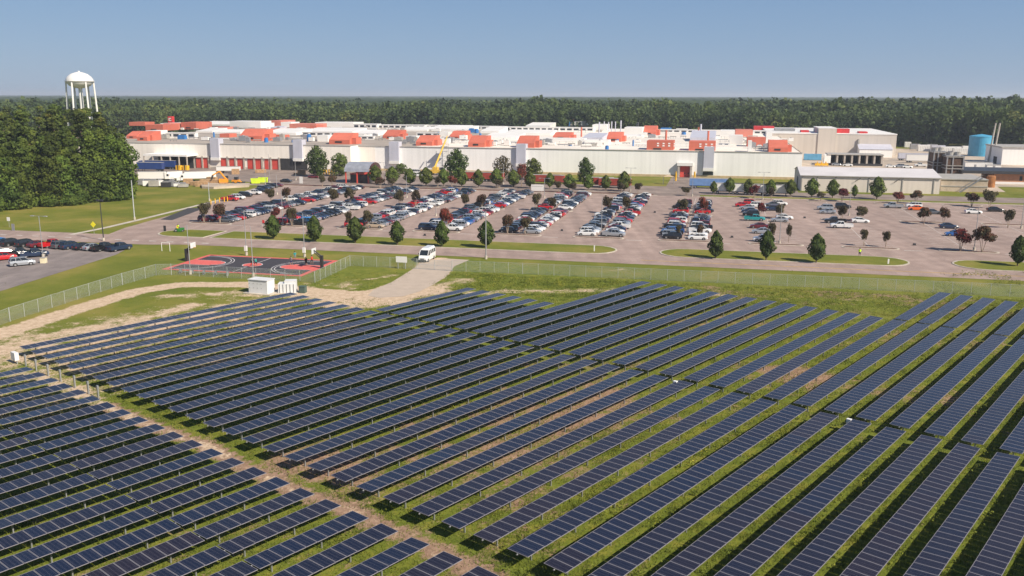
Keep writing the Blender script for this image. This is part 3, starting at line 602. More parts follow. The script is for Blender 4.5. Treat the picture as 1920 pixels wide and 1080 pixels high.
for (p0, p1, yt, yb, dep) in [(1091, 1128, 252, 262, 26), (1293, 1341, 247, 264, 30), (504, 522, 239, 243, 12)]: rbox('sloped_roof', p0, p1, yt, yb, lav, dep, shape='wedge')
for (p0, p1, yt, yb) in [(332, 345, 256, 264), (399, 402, 250, 260), (429, 434, 253, 258), (495, 502, 260, 269), (575, 583, 253, 267), (742, 748, 258, 265), (819, 823, 248, 256), (878, 888, 241, 249), (889, 897, 242, 250), (898, 902, 250, 255), (1238, 1257, 239, 242), (1277, 1286, 246, 251), (1134, 1141, 272, 280), (1185, 1188, 261, 273), (1154, 1160, 260, 267), (1065, 1068, 226, 236), (1065, 1072, 270, 273), (546, 550, 264, 269)]:
    vv = atuv(p0, yb, ZR)[1]; a, c = ux(p0, vv, ZR+1), ux(p1, vv, ZR+1); h = max(.8, zy(yt, a, vv)-ZR); t = MB(); r_ = (c-a)/2
    if c-a > 3.2: t.box(a, c, vv, vv+2.5, ZR, ZR+h*.8, bluem); t.box(a+.3, c-.3, vv+.3, vv+2.2, ZR+h*.8, ZR+h, bluem)
    else: t.bar((a+r_, vv, ZR), (a+r_, vv, ZR+h*.85), r_, bluem, 10); t.bar((a+r_, vv, ZR+h*.85), (a+r_, vv, ZR+h), r_*.7, bluem, 10)
    t.build('blue_collector', fac)
for (p0, p1, yt, yb, m) in [(1088, 1091, 239, 256, pent), (1246, 1250, 244, 266, pent), (1307, 1310, 238, 258, pent), (1325, 1329, 245, 266, pent), (1311.5, 1315, 232, 248, lav), (1121.5, 1124, 229, 252, lav), (1131, 1133, 228, 246, lav), (1139, 1141, 229, 246, lav), (1145, 1147, 228, 246, lav), (1152, 1154, 228, 246, lav), (1162, 1164.5, 226, 246, lav)]:
    vv = atuv(p0, yb, ZR)[1]; a, c = ux(p0, vv, ZR+1), ux(p1, vv, ZR+1); h = zy(yt, a, vv)-ZR; t = MB(); t.bar(((a+c)/2, vv, ZR), ((a+c)/2, vv, ZR+h), (c-a)/2, m, 10); t.bar(((a+c)/2, vv, ZR+h), ((a+c)/2, vv, ZR+h+.3), (c-a)/2*1.15, m, 10); t.build('chimney', fac)
# equipment on the roof
rr = random.Random(5)
for (p0, p1, yb, n_) in [(300, 450, 249, 10), (460, 640, 250, 12), (660, 900, 249, 16), (900, 1130, 250, 14), (1170, 1300, 262, 9), (1180, 1290, 250, 7), (1345, 1440, 262, 8), (700, 840, 266, 9), (1010, 1200, 272, 10), (275, 450, 268, 9), (1455, 1490, 266, 3), (450, 490, 270, 4), (505, 620, 268, 12), (655, 720, 266, 8), (745, 780, 272, 7), (812, 845, 272, 8), (850, 878, 270, 7), (905, 967, 275, 12), (1004, 1035, 276, 8), (1050, 1130, 277, 6), (1385, 1400, 272, 4), (1425, 1440, 281, 6), (300, 330, 264, 3), (1410, 1425, 278, 3), (1200, 1215, 277, 2), (1340, 1375, 266, 4)]:
    for j in range(n_):
        px = p0+(p1-p0)*(j+rr.random()*.8)/n_; py = yb-rr.random()*6; vv = atuv(px, py, ZR)[1]; a = ux(px, vv, ZR); t = MB(); w_ = rr.uniform(.8, 2.2); h = rr.uniform(.8, 2.6); m = rr.choice([greym, wht, trim, wht, galv])
        if rr.random() < .5: t.box(a-w_, a+w_, vv, vv+w_*1.4, ZR+.3, ZR+.3+h, m); [t.box(a+s_*w_*.8-.08, a+s_*w_*.8+.08, vv+.1, vv+.3, ZR, ZR+.3, greym) for s_ in (-1, 1)]; t.bar((a, vv+w_*.7, ZR+.3+h), (a, vv+w_*.7, ZR+.6+h), w_*.4, greym, 8)
        else: t.bar((a-w_*2, vv, ZR+h*.6), (a+w_*2, vv, ZR+h*.6), .22, m, 6); [t.box(a+s_*w_*1.6-.08, a+s_*w_*1.6+.08, vv-.08, vv+.08, ZR, ZR+h*.6, greym) for s_ in (-1, 0, 1)]
        t.build('roof_unit', fac)
o, (a, c, vv, z1, h) = rbox('roof_plant', 1068, 1125, 227, 236, greym, 10)
for j in range(9): t = MB(); x = a+(c-a)*j/9; t.box(x, x+(c-a)/14, vv-.4, vv, ZR+h*.2, ZR+h*.95, wht if j % 2 else trim); t.build('duct', o)
rbox('roof_plant', 1147, 1172, 228, 233, brightred, 8); rbox('roof_plant', 1069, 1074, 223.5, 227, brightred, 4, zb=z1, v=vv); rbox('roof_plant', 1176, 1196, 229, 236, greym, 8); rbox('roof_house', 994, 1006, 230, 236, brightred, 10)
rbox('roof_house', 1238, 1257, 239, 243, bluem, 10); rbox('roof_house', 985, 1030, 231, 239, wht, 26, shape='wedge'); rbox('roof_house', 1452, 1490, 239, 250, greym, 10)
# sign tower with its mark
o, (a, c, vv, z1, h) = rbox('sign_tower', 314.5, 322.5, 221, 238, brightred, 3)
m = zy(226.8, a, vv); sz = (c-a)*.3; cx = (a+c)/2; t = MB()
t.box(cx-sz, cx-sz*.45, vv-.12, vv-.02, m-sz, m+sz, wht); t.box(cx-sz*.45, cx+sz, vv-.12, vv-.02, m+sz*.5, m+sz, wht); t.box(cx-sz*.45, cx+sz, vv-.12, vv-.02, m-sz, m-sz*.5, wht); t.build('letter', o)
# wall ducts, doors and docks
for i, (p0, p1, yt, yb) in enumerate([(394, 410, 262, 303), (549, 566, 264, 304), (729, 747, 267, 308), (967, 985, 270, 312), (1319, 1338, 274, 319)]):
    WF = FVL if i < 2 else FV; vf = WF-1.3; a, c = ux(p0, vf, 8), ux(p1, vf, 8); z0, z1 = zy(yb, a, vf), zy(yt, a, vf)
    t = MB(); t.box(a, c, vf, WF-.1, z0+1.3, z1, lav); t.box(a-.1, c+.1, vf-.15, WF-.1, z0, z0+1.3, wht); t.box(a, c, WF-.1, WF+3, (ZL if i < 2 else ZR)+.4, z1, lav); t.build('wall_duct', fac)
    if i in (1, 4): t = MB(); t.box(a-.2, c, WF-.12, WF-.02, .3 if i == 1 else 1.2, z0-.4, dglass); t.build('window', fac)
dz = 5.0
doors = [(352, 363), (366, 378), (380, 390), (414, 425), (430, 440), (445, 456), (464, 475), (479, 490), (495, 506), (510, 522)]
for (p0, p1) in doors:
    a, c = ux(p0, FVL, 3), ux(p1, FVL, 3); t = MB(); t.box(a, c, FVL-.16, FVL-.08, .3, dz, doorred); t.build('door', fac)
    t = MB(); t.box(c+.1, c+.9, FVL-.5, FVL-.1, 0, dz+.8, pier); t.build('pier', fac)
t = MB(); t.box(ux(351, FVL, 3), ux(524, FVL, 3), FVL-.6, FVL-.08, dz, dz+.25, trim); t.build('canopy', fac)
a, c = ux(525, FVL, 3), ux(547, FVL, 3); t = MB(); t.box(a, c, FVL-.3, FVL-.1, .2, 5.4, darkin); t.build('dock_opening', fac)
a, c = ux(548, FVL, 3), ux(576, FVL, 3); t = MB(); t.box(a, c, FVL-.3, FVL-.1, .2, 4.6, darkin); t.build('dock_opening', fac)
# truck bay canopy
a, c = ux(268, FVL-9, 5), ux(350, FVL-9, 5); t = MB(); t.box(a, c, FVL-9, FVL-.1, 6.0, 6.9, offw); t.build('canopy', fac); t = MB(); t.box(a+2, c-1, FVL-.35, FVL-.1, .2, 5.9, darkin); t.build('dock_opening', fac)
for q in range(6): t = MB(); x = a+(c-a)*q/5; x = min(x, c-.5); t.box(x, x+.5, FVL-9, FVL-8.5, 0, 6.0, pier); t.build('pier', fac)
# entrance with portal
vf = FV-1.5; a, c = ux(1270, vf, 3), ux(1297, vf, 3); zt = zy(305, a, vf)
t = MB(); t.box(a, a+.8, vf, FV-.08, 0, zt-1, pier); t.box(c-.8, c, vf, FV-.08, 0, zt-1, pier); t.box(a-.3, c+.3, vf-.2, FV-.08, zt-1, zt+.3, wht); t.build('door_portal', fac)
t = MB(); t.box(a+1., c-1., FV-.2, FV-.1, .05, zt-1.2, doorred); d_ = t.build('door', fac)
for s_ in (.45, .7): t = MB(); x = a+(c-a)*s_; t.box(x, x+.5, FV-.24, FV-.2, 1.5, 2., dglass); t.build('window', d_)
a = ux(703, FV, 5); t = MB(); t.box(ux(652, FV, 5)+1, ux(652, FV, 5)+1.8, FV-.5, FV-.1, .5, ZR, mat('rust_pipe', (.5, .3, .13), .7)); t.build('downpipe', fac)
# rear warehouse on the right
V2 = 552.; wh = empty('warehouse', uv(0, 0), RU, label='tall grey beige warehouse behind the yard at the right end of the factory', cat='warehouse')
a, c = ux(1440, V2, 8), ux(1680, V2, 8); z1 = zy(249.5, 80, V2); t = MB(); t.box(a, c, V2, V2+95, 0, z1, greige); t.build('wall', wh); t = MB(); t.box(a-.2, c+.2, V2-.2, V2+95, z1, z1+.5, wht); t.build('roof', wh)
a2, c2 = ux(1534, V2, 14), ux(1568, V2, 14); z2 = zy(238.5, a2, V2); t = MB(); t.box(a2, c2, V2-.5, V2+30, 0, z2, greige); t.box(a2-.1, c2+.1, V2-.6, V2+30, z2, z2+.4, wht); t.build('stair_tower', wh)
for (p0, p1, yt, yb, dd) in ((1501, 1516, 242, 249.5, 12), (1568.5, 1592, 239, 248, 6), (1610, 1626, 244, 249.5, 6)):
    v_ = V2+dd; a, c = ux(p0, v_, z1), ux(p1, v_, z1); t = MB(); t.box(a, c, v_, v_+8, z1+.5, zy(yt, a, v_), brightred); t.build('penthouse', wh)
v_ = V2-9; a, c = ux(1611, v_, 4), ux(1673, v_, 4); h1 = zy(277, a, v_); h2 = h1+2.6
t = MB(); t.box(a, c, v_, V2-.05, 0, h1, offw); t.raw([(a-.3, v_-.3, h1+.05), (c+.3, v_-.3, h1+.05), (c+.3, V2-.05, h2), (a-.3, V2-.05, h2)], [(0, 1, 2, 3)], lav); t.raw([(c, v_, h1), (c, V2, h1), (c, V2, h2)], [(0, 1, 2)], offw); t.raw([(a, v_, h1), (a, V2, h1), (a, V2, h2)], [(0, 2, 1)], offw); t.build('lean_to', wh)
t = MB(); x = ux(1607, V2, 5); t.box(x, x+.8, V2-.9, V2-.1, 0, z1-2.5, trim); t.build('downpipe', wh)
# low grey building in front on the right
V3 = 341.; lb = empty('low_building', uv(0, 0), RU, label='low grey metal building with pale pitched roof in front of the factory right end', cat='building')
a, c = ux(1501, V3, 3), ux(1762, V3, 3); he = zy(326, a, V3); D3 = 30; hr = he+1.9
lgrey = mat('light_cladding', (.66, .59, .52), .7, var=.05, scale=.05); ribs(lgrey, 1.6, .12); t = MB(); t.box(a, c, V3, V3+D3, 0, he, lgrey); t.raw([(a, V3, he), (a, V3+D3, he), (a, V3+D3/2, hr)], [(0, 2, 1)], lgrey); t.raw([(c, V3, he), (c, V3+D3, he), (c, V3+D3/2, hr)], [(0, 1, 2)], lgrey); t.build('wall', lb)
t = MB(); t.raw([(a-.4, V3-.4, he+.02), (c+.4, V3-.4, he+.02), (c+.4, V3+D3/2, hr+.15), (a-.4, V3+D3/2, hr+.15), (a-.4, V3+D3+.4, he+.02), (c+.4, V3+D3+.4, he+.02)], [(0, 1, 2, 3), (3, 2, 5, 4)], mat('pale_metal_roof', (.60, .57, .57), .6, .05, var=.07, scale=.1)); t.build('roof', lb)
for q in (0, .115, .25, .49, .73, .95): t = MB(); x = a+(c-a)*q; t.box(x+.15, x+.5, V3-.2, V3-.03, 0, he-.1, trim); t.build('downpipe', lb)
t = MB(); t.box(a-.3, c+.3, V3-.55, V3-.42, he-.25, he+.02, trim); t.build('gutter', lb)
for q in (.42, .70): t = MB(); x = a+(c-a)*q; t.bar((x-1.2, V3-.5, he-1.8), (x+.6, V3-.5, he-.6), .1, darkin, 5); t.build('lamp_arm', lb)
t = MB(); t.box(a-.12, a-.03, V3+12, V3+16, 0, 4, darkin); t.build('door', lb)
# lower brick annex, stairs and tank on the far right
v_ = 352.; an = empty('concrete_annex', uv(0, 0), RU, label='low pale concrete platform building with outside steel stair right of the grey building', cat='building')
a, c = ux(1764, v_, 3), ux(1852, v_, 3); h = zy(333, a, v_); t = MB(); t.box(a, c, v_, v_+24, 0, h, pale); t.build('wall', an); t = MB(); t.box(a-.1, c+.1, v_-.3, v_+24, h, h+.3, trim); t.build('roof', an); t = MB(); t.box(a-.1, c+.1, v_-.15, v_, h*.42, h*.5, trim); t.build('ledge', an)
t = MB(); x0, x1 = ux(1800, v_-3, 1), ux(1842, v_-3, 4)
for dy in (-3, -1.8): t.bar((x0, v_+dy, 0), (x1, v_+dy, h+1), .16, greym, 5); t.bar((x0, v_+dy, 1.1), (x1, v_+dy, h+2.1), .07, greym, 5)
for q in range(14): s_ = q/14; t.box(x0+(x1-x0)*s_, x0+(x1-x0)*(s_+.05), v_-3, v_-1.8, (h+1)*s_, (h+1)*s_+.06, galv)
t.build('stair', an)
v_ = 388.; bb_ = empty('brick_building', uv(0, 0), RU, label='low brick building with flat dark roof at the right picture edge', cat='building')
a, c = ux(1812, v_, 3), ux(2010, v_, 3); z0 = .9; h = zy(322, a+15, v_); t = MB(); t.box(a+10, c, v_, v_+18, z0, h, brickm); t.build('wall', bb_); t = MB(); t.box(a+10, c, v_-.08, v_+18, 0, z0, wht); t.build('base_course', bb_); t = MB(); t.box(a-2, c, v_-1.5, v_+20, h, h+1.1, dsteel); t.build('roof', bb_)
t = MB(); x = ux(1911, v_, 2); t.box(x, x+1, v_-.06, v_-.01, 1.4, 3.2, dglass); t.build('window', bb_)
v_ = 372.; x = ux(1857, v_, 2); t = MB(); t.lathe([(0, 0), (1.6, 0), (1.6, 4.2), (1.2, 4.5), (0, 4.5)], mat('rusty_tank', (.30, .12, .035), .8, var=.3), 16, (0, 0)); t.build('storage_tank', None, uv(x, v_), label='small rusty brown round tank beside the outside stair', cat='tank')
# cooling towers
def cooling(p0, p1, yt, yb, v_, nm, dep):
    r = empty('cooling_tower', uv(0, 0), RU, label=nm, cat='cooling tower'); a, c = ux(p0, v_, 3), ux(p1, v_, 3); h = zy(yt, a, v_); b0 = 1.8
    t = MB(); t.box(a+.3, c-.3, v_+.3, v_+dep-.3, b0, h-.6, brownm); t.build('louvre_wall', r)
    t = MB()
    for x in (a, (a*2+c)/3, c-.45): [t.box(x, x+.45, y, y+.45, 0, h, greym) for y in (v_, v_+dep-.45)]
    for z in (b0, h*.5, h*.5+1.2, h-.5): t.box(a, c, v_-.1, v_+.2, z, z+.28, trim); t.box(a-.1, a+.2, v_, v_+dep, z, z+.28, trim); t.box(c-.2, c+.1, v_, v_+dep, z, z+.28, trim)
    t.build('steel_frame', r); t = MB(); t.box(a, c, v_, v_+dep, h, h+.2, greym)
    t.build('deck', r)
    for q in (.3, .7): t = MB(); t.lathe([(1.4, h+.2), (1.6, h+1.4), (1.5, h+1.4)], trim, 14, (a+(c-a)*q, v_+dep/2)); t.build('fan_stack', r)
cooling(1747, 1770, 281, 321, 400, 'dark grey cooling tower structure, the left one behind the grey building', 10); cooling(1772, 1805, 289, 326, 392, 'brown louvred cooling tower in a grey steel frame, the right one', 9)
# teal tank and stacks
v_ = 566; x0, x1 = ux(1821, v_, 5), ux(1866, v_, 5); rad = (x1-x0)/2; h = zy(252, x0, v_); t = MB(); t.lathe([(rad, 0), (rad, h), (rad*.96, h+.2), (0, h+1.2)], tealm, 32); tr = t.build('storage_tank', None, uv((x0+x1)/2, v_+rad), label='big teal round storage tank in front of the forest at far right', cat='tank', smooth=False)
t = MB(); t.lathe([(rad+.12, h-.3), (rad+.25, h-.1), (rad+.12, h)], tealm, 32); t.build('rim', tr)
for i, px in enumerate((1854, 1862)):
    v_ = 520; x = ux(px, v_, 5); h = zy(227, x, v_); t = MB(); t.bar((0, 0, 0), (1.6, 0, h), .5, mat('stack_metal', (.42, .38, .33), .6), 10, .42); t.bar((1.6, 0, h), (1.65, 0, h+.5), .5, dsteel, 10); t.build('exhaust_stack', None, uv(x, v_), RU, label=('thin pale exhaust stack left of its twin beside the teal tank', 'thin pale exhaust stack right of its twin beside the teal tank')[i], cat='chimney', group='exhaust stacks by the teal tank')
v_ = 500; sb = empty('beige_building', uv(0, 0), RU, label='plain beige hall with grey roof at the right edge near the teal tank', cat='building'); a, c = ux(1878, v_, 4), ux(2060, v_, 4); h = zy(273.5, a, v_)
t = MB(); t.box(a, c, v_, v_+30, 0, h, offw); t.build('wall', sb); t = MB(); t.box(a-.5, c, v_-.4, v_+30, h, h+.6, trim); t.build('roof', sb); t = MB(); t.box(a-.08, a-.02, v_+8, v_+14, 0, 3.5, darkin); t.build('door', sb)
# dock building with seven bays
v_ = 473; db = empty('dock_building', uv(0, 0), RU, label='grey loading dock with seven dark open bays in the yard', cat='loading dock'); a, c = ux(1552, v_, 3), ux(1655, v_, 3); h = zy(287.5, a, v_); b0 = 1.2
t = MB(); t.box(a, c, v_+6, v_+12, 0, h, greym); t.build('wall', db); t = MB(); t.box(a-.3, c+.3, v_-.3, v_+12, h, h+.4, trim); t.build('roof', db); t = MB(); t.box(a, c, v_, v_+6, 0, b0, dsteel); t.build('dock_platform', db)
xs_ = [a+(c-a)*(.05+q*.1357) for q in range(8)]
for q, x in enumerate(xs_): t = MB(); w_ = 3. if q == 0 else .8; t.box(x-w_, x, v_, v_+6, b0, h, offw if q == 0 else pier); t.build('pier', db)
for q in range(7): t = MB(); t.box(xs_[q]+.1, xs_[q+1]-.9, v_+5.4, v_+5.9, b0, h-.2, darkin); t.build('bay_opening', db)
# entrance canopy house
v_ = 327; x0, x1 = ux(648, v_, 3), ux(690, v_, 3); ch = empty('gate_house', uv(0, 0), RU, label='gate house with curved silver roof and red frame at the lot rear', cat='gate house'); h = 4.6
t = MB()
for q in range(9):
    a0, a1 = math.pi*q/9, math.pi*(q+1)/9; 
    t.raw([(x0-.5, v_+6-6.5*math.cos(a0), h+3.4*math.sin(a0)), (x1+.5, v_+6-6.5*math.cos(a0), h+3.4*math.sin(a0)), (x1+.5, v_+6-6.5*math.cos(a1), h+3.4*math.sin(a1)), (x0-.5, v_+6-6.5*math.cos(a1), h+3.4*math.sin(a1))], [(0, 1, 2, 3)], mat('silver_roof', (.48, .49, .52), .4, .5))
t.build('roof', ch)
for x in (x0, (x0+x1)/2, x1):
    for y in (v_, v_+12): t = MB(); t.box(x-.2, x+.2, y-.2, y+.2, 0, h, doorred); t.build('pillar', ch)
t = MB(); t.box(x0+1, x1-1, v_+2, v_+10, 0, 3.4, dglass); t.box(x0+.8, x1-.8, v_+1.8, v_+10.2, 3.4, 3.7, doorred); t.build('cabin', ch)
# water tower
WD = 700.; wx = (152.5-960)/F*(WD*math.cos(PITCH)+(HC-40)*-math.sin(PITCH)); wt = empty('water_tower', (wx, WD), 0, label='white water tower with domed bowl on splayed legs above the left trees', cat='water tower')
def hz(px, yt, p):  # height of the photo row above the foot p
    lo, hi = 0., 80.; yt = yt+ROLL*(px-960)
    for _ in range(40):
        mi = (lo+hi)/2
        if proj(p[0], p[1], mi)[1] > yt: lo = mi
        else: hi = mi
    return lo
k_ = F/WD; ztop, zr, zb = (hz(152.5, q, (wx, WD)) for q in (138.5, 155.5, 166.5)); rw = 23.8/k_
t = MB(); t.lathe([(0, ztop), (rw*.25, ztop-.25), (rw*.6, ztop-1.5), (rw*.85, ztop-3.6), (rw*.98, zr+1.2), (rw, zr), (rw*.95, zr-1.4), (rw*.75, zb+.8), (rw*.4, zb-.6), (rw*.1, zb-1.2), (0, zb-1.2)], wht, 40); t.build('bowl', wt, smooth=True)
t = MB(); t.lathe([(rw*1.0, zr-.3), (rw*1.07, zr-.3), (rw*1.07, zr+.1), (rw, zr+.1)], wht, 40); t.build('catwalk', wt)
t = MB(); t.lathe([(1.4, 0), (1.4, zb-1)], wht, 16); t.build('riser', wt)
for q in range(6):
    a = math.pi*2*q/6+.35; t = MB(); t.bar((rw*.96*math.cos(a), rw*.96*math.sin(a), zr-.5), (rw*1.12*math.cos(a), rw*1.12*math.sin(a), 0), .65, wht, 8, .7); t.build('leg', wt)
t = MB(); t.bar((0, 0, ztop), (0, 0, ztop+.8), .8, wht, 8); t.build('vent', wt)
# ================================================================ vehicles
PAINT = {'w': ('white', (.72, .72, .71)), 's': ('silver', (.36, .38, .41)), 'g': ('grey', (.12, .13, .145)), 'k': ('black', (.012, .013, .016)), 'd': ('dark blue', (.014, .028, .065)), 'r': ('red', (.45, .012, .015)),
         'm': ('maroon', (.12, .012, .02)), 'b': ('bright blue', (.01, .22, .60)), 't': ('teal', (.01, .25, .26)), 'n': ('tan', (.42, .33, .24)), 'o': ('orange', (.75, .13, .01)), 'u': ('blue', (.02, .10, .33))}
def paint(c): return mat('paint_'+PAINT[c][0].replace(' ', '_'), PAINT[c][1], .3, .35 if c in 'sg' else 0, var=.03, coat=.6)
cglass = mat('car_glass', (.02, .026, .034), .08, var=.1); tyre = mat('tyre_rubber', (.02, .02, .02), .85); rim = mat('wheel_rim', (.45, .45, .46), .35, .7); lampw = mat('headlight_glass', (.7, .7, .68), .2); lampr = mat('taillight_glass', (.35, .01, .01), .3); chrome = mat('dark_trim', (.03, .03, .03), .5)
def loft(b, secs, m):
    "secs: x, z low, z belt, half width low, half width belt, half width top, z top"
    n = len(secs); vs = []
    for (x, zl, zb_, wl, wb, wt_, zt) in secs: vs += [(x, -wl, zl), (x, -wb, zb_), (x, -wt_, zt), (x, wt_, zt), (x, wb, zb_), (x, wl, zl)]
    fs = [(i*6+j, (i+1)*6+j, (i+1)*6+(j+1) % 6, i*6+(j+1) % 6) for i in range(n-1) for j in range(6)]
    fs += [tuple(range(6)), tuple((n-1)*6+j for j in range(5, -1, -1))]; b.raw(vs, fs, m)
def cabin(bb, gg, x0, x1, r0, r1, zb_, zr, wb, wr, m, pill=(0.,)):
    gg.raw([(x0, -wb, zb_), (x1, -wb, zb_), (x1, wb, zb_), (x0, wb, zb_), (r0, -wr, zr), (r1, -wr, zr), (r1, wr, zr), (r0, wr, zr)], [(0, 1, 5, 4), (1, 2, 6, 5), (2, 3, 7, 6), (3, 0, 4, 7), (4, 5, 6, 7)], cglass)
    bb.raw([(r0-.06, -wr-.03, zr), (r1+.08, -wr-.03, zr), (r1+.08, wr+.03, zr), (r0-.06, wr+.03, zr), (r0+.1, -wr+.06, zr+.06), (r1-.1, -wr+.06, zr+.06), (r1-.1, wr-.06, zr+.06), (r0+.1, wr-.06, zr+.06)], [(0, 1, 5, 4), (1, 2, 6, 5), (2, 3, 7, 6), (3, 0, 4, 7), (4, 5, 6, 7), (3, 2, 1, 0)], m)
    for s_ in (-1, 1):
        for (a, c) in ((x0, r0), (x1, r1)): bb.bar((a, s_*(wb+.01), zb_), (c, s_*(wr+.01), zr), .045, m, 4)
        for q in pill: bb.bar((x0+(x1-x0)*q, s_*(wb+.015), zb_), (r0+(r1-r0)*q, s_*(wr+.015), zr), .045, m, 4)
TYPES = {}
def car_parts(ty, c):
    if (ty, c) in TYPES: return TYPES[(ty, c)]
    m = paint(c); b = MB(); g = MB()
    if ty == 'sedan':
        L, W, wb = 4.75, .91, 1.4
        loft(b, [(-2.37, .38, .6, .7, .74, .66, .78), (-2.2, .24, .62, .86, .9, .78, 1.0), (-1.5, .2, .65, .88, .91, .8, 1.04), (-.6, .2, .65, .88, .91, .83, 1.0), (.9, .2, .65, .88, .91, .83, .97), (1.7, .2, .6, .88, .9, .76, .88), (2.2, .24, .5, .82, .84, .66, .74), (2.37, .34, .48, .66, .68, .55, .6)], m)
        cabin(b, g, -1.8, 1.15, -1.05, .3, .98, 1.42, .8, .6, m, (.45,)); wz = .33; h = .98
    elif ty == 'suv':
        L, W, wb = 4.7, .94, 1.4
        loft(b, [(-2.35, .4, .7, .8, .84, .8, 1.05), (-2.25, .28, .72, .9, .93, .85, 1.12), (-1.5, .26, .72, .91, .94, .86, 1.12), (.9, .26, .72, .91, .94, .86, 1.1), (1.7, .26, .7, .91, .93, .8, 1.04), (2.2, .28, .62, .86, .88, .72, .93), (2.35, .38, .58, .72, .74, .6, .78)], m)
        cabin(b, g, -2.25, 1.2, -1.95, .5, 1.1, 1.66, .85, .7, m, (.3, .6)); wz = .36; h = 1.1
    elif ty == 'pickup':
        L, W, wb = 5.6, .98, 1.75
        loft(b, [(-.55, .34, .8, .94, .97, .93, 1.15), (1.4, .34, .8, .94, .97, .93, 1.13), (2.3, .34, .78, .94, .96, .84, 1.1), (2.7, .36, .7, .88, .9, .76, 1.0), (2.82, .44, .66, .8, .82, .7, .85)], m)
        for s_ in (-1, 1): b.box(-2.8, -.55, s_*.97-.06, s_*.97+.06, .42, 1.15, m)
        b.box(-2.82, -2.72, -.95, .95, .42, 1.13, m); b.box(-2.75, -.55, -.91, .91, .42, .62, chrome); b.box(-.62, -.5, -.9, .9, .6, 1.2, m)
        cabin(b, g, -.55, 1.5, -.45, .85, 1.13, 1.72, .86, .7, m, (.5,)); wz = .4; h = 1.1
    else:   # van
        L, W, wb = 5.9, 1.0, 1.8
        loft(b, [(-2.95, .4, .9, .9, .97, .94, 1.4), (-2.85, .3, .9, .97, 1.0, .97, 1.4), (1.3, .3, .9, .97, 1.0, .97, 1.4), (2.2, .32, .8, .96, .98, .86, 1.3), (2.8, .34, .7, .9, .92, .8, 1.12), (2.95, .42, .65, .8, .82, .7, .9)], m)
        cabin(b, g, -2.85, 2.2, -2.75, 1.25, 1.4, 2.2, .95, .84, m, (.15, .32, .5, .68)); b.box(-2.8, 1.2, -.86, .86, 2.2, 2.42, m); wz = .38; h = 1.2
    for s_ in (-1, 1):
        b.box(L/2-.16, L/2-.02, s_*.62-.14, s_*.62+.14, h*.56, h*.7, lampw); b.box(-L/2-.02, -L/2+.1, s_*.66-.12, s_*.66+.12, h*.62, h*.88, lampr)
        for x in (-wb, wb): b.bar((x, s_*(W-.02), wz), (x, s_*(W+.012), wz), wz+.06, chrome, 12)
    b.box(L/2-.1, L/2+.0, -.3, .3, .42, .54, chrome)
    r = (b.mesh('body'), g.mesh('windows'), [(x, s_*(W-.09), wz) for x in (-wb, wb) for s_ in (-1, 1)], b, g, wz); TYPES[(ty, c)] = r; return r
t = MB(); t.bar((0, -.12, 0), (0, .12, 0), .34, tyre, 14); t.bar((0, -.135, 0), (0, .135, 0), .2, rim, 8); WHEEL = t.mesh('wheel')
CARS = []
CN = {'sedan': 'sedan', 'suv': 'hatchback', 'pickup': 'pickup truck', 'van': 'van'}
def car(pos, ang, ty, c, label, group): CARS.append((tuple(pos), ang, ty, c, label, group))
rc = random.Random(11)
COLS = 'wwwwwssssggggkkkkkdddddrrmu'
LINES = {  # front to back as read off the photo; capitals are pickups
 'AL': 'mrkgdkgmrdmdK', 'AR': 'gsrkwsddswwmm', 'BL': 'rkkrdgddksdww', 'BR': 'Kbssddkkkws.W', 'CL': 'rkddgsrmwwrds', 'CR': 'nskmsgsswwdwW', 'DL': 'dswdmrdgdkkdr', 'DR': 'WsswuugsgswrmwWsk', 'EL': 'kkkgggsrwdkds', 'ER': 'swwkwrwgwwkwrrkm', 'FL': 'wwssKgsgddsdkW', 'FR': 'SswdmWssgrkkd', 'GL': 'ksKUkdKwmrw', 'GR': 'w.w.WkKwmkdd'}
for bi, L in enumerate(BAYS[:7]):
    for side in 'LR':
        base = LINES['ABCDEFG'[bi]+side]; n_ = 0
        for k in range(34):
            v0 = 216.2+k*2.75
            if 258 < v0 < 265.5: continue
            c = base[k] if k < len(base) else (rc.choice(COLS) if rc.random() > .05 else '.')
            if bi == 6 and k > 24: c = rc.choice('krwdm') if k < 27 else '.'
            if bi == 6 and k > 30: continue
            n_ += 1
            if c == '.': continue
            ty = 'pickup' if c.isupper() or (k >= len(base) and rc.random() < .12) else rc.choice(['sedan', 'sedan', 'suv', 'suv', 'sedan']); c = c.lower()
            fwd = rc.random() < .6
            u0 = L+3.0+rc.uniform(-.2, .2) if side == 'L' else L+9.2+rc.uniform(-.2, .2); a = RU+(math.pi if (side == 'L') == fwd else 0)+rc.uniform(-.02, .02)
            if ty == 'pickup': u0 += -.2 if side == 'L' else .2
            sd_ = 'left' if side == 'L' else 'right'
            car(uv(u0, v0+rc.uniform(-.12, .12)), a, ty, c, f'{PAINT[c][0]} {CN[ty]}, {ordn(n_-1)} from the front, {sd_} line of the {ORD[bi]} parking bay', f'cars in the {ORD[bi]} parking bay from the left')
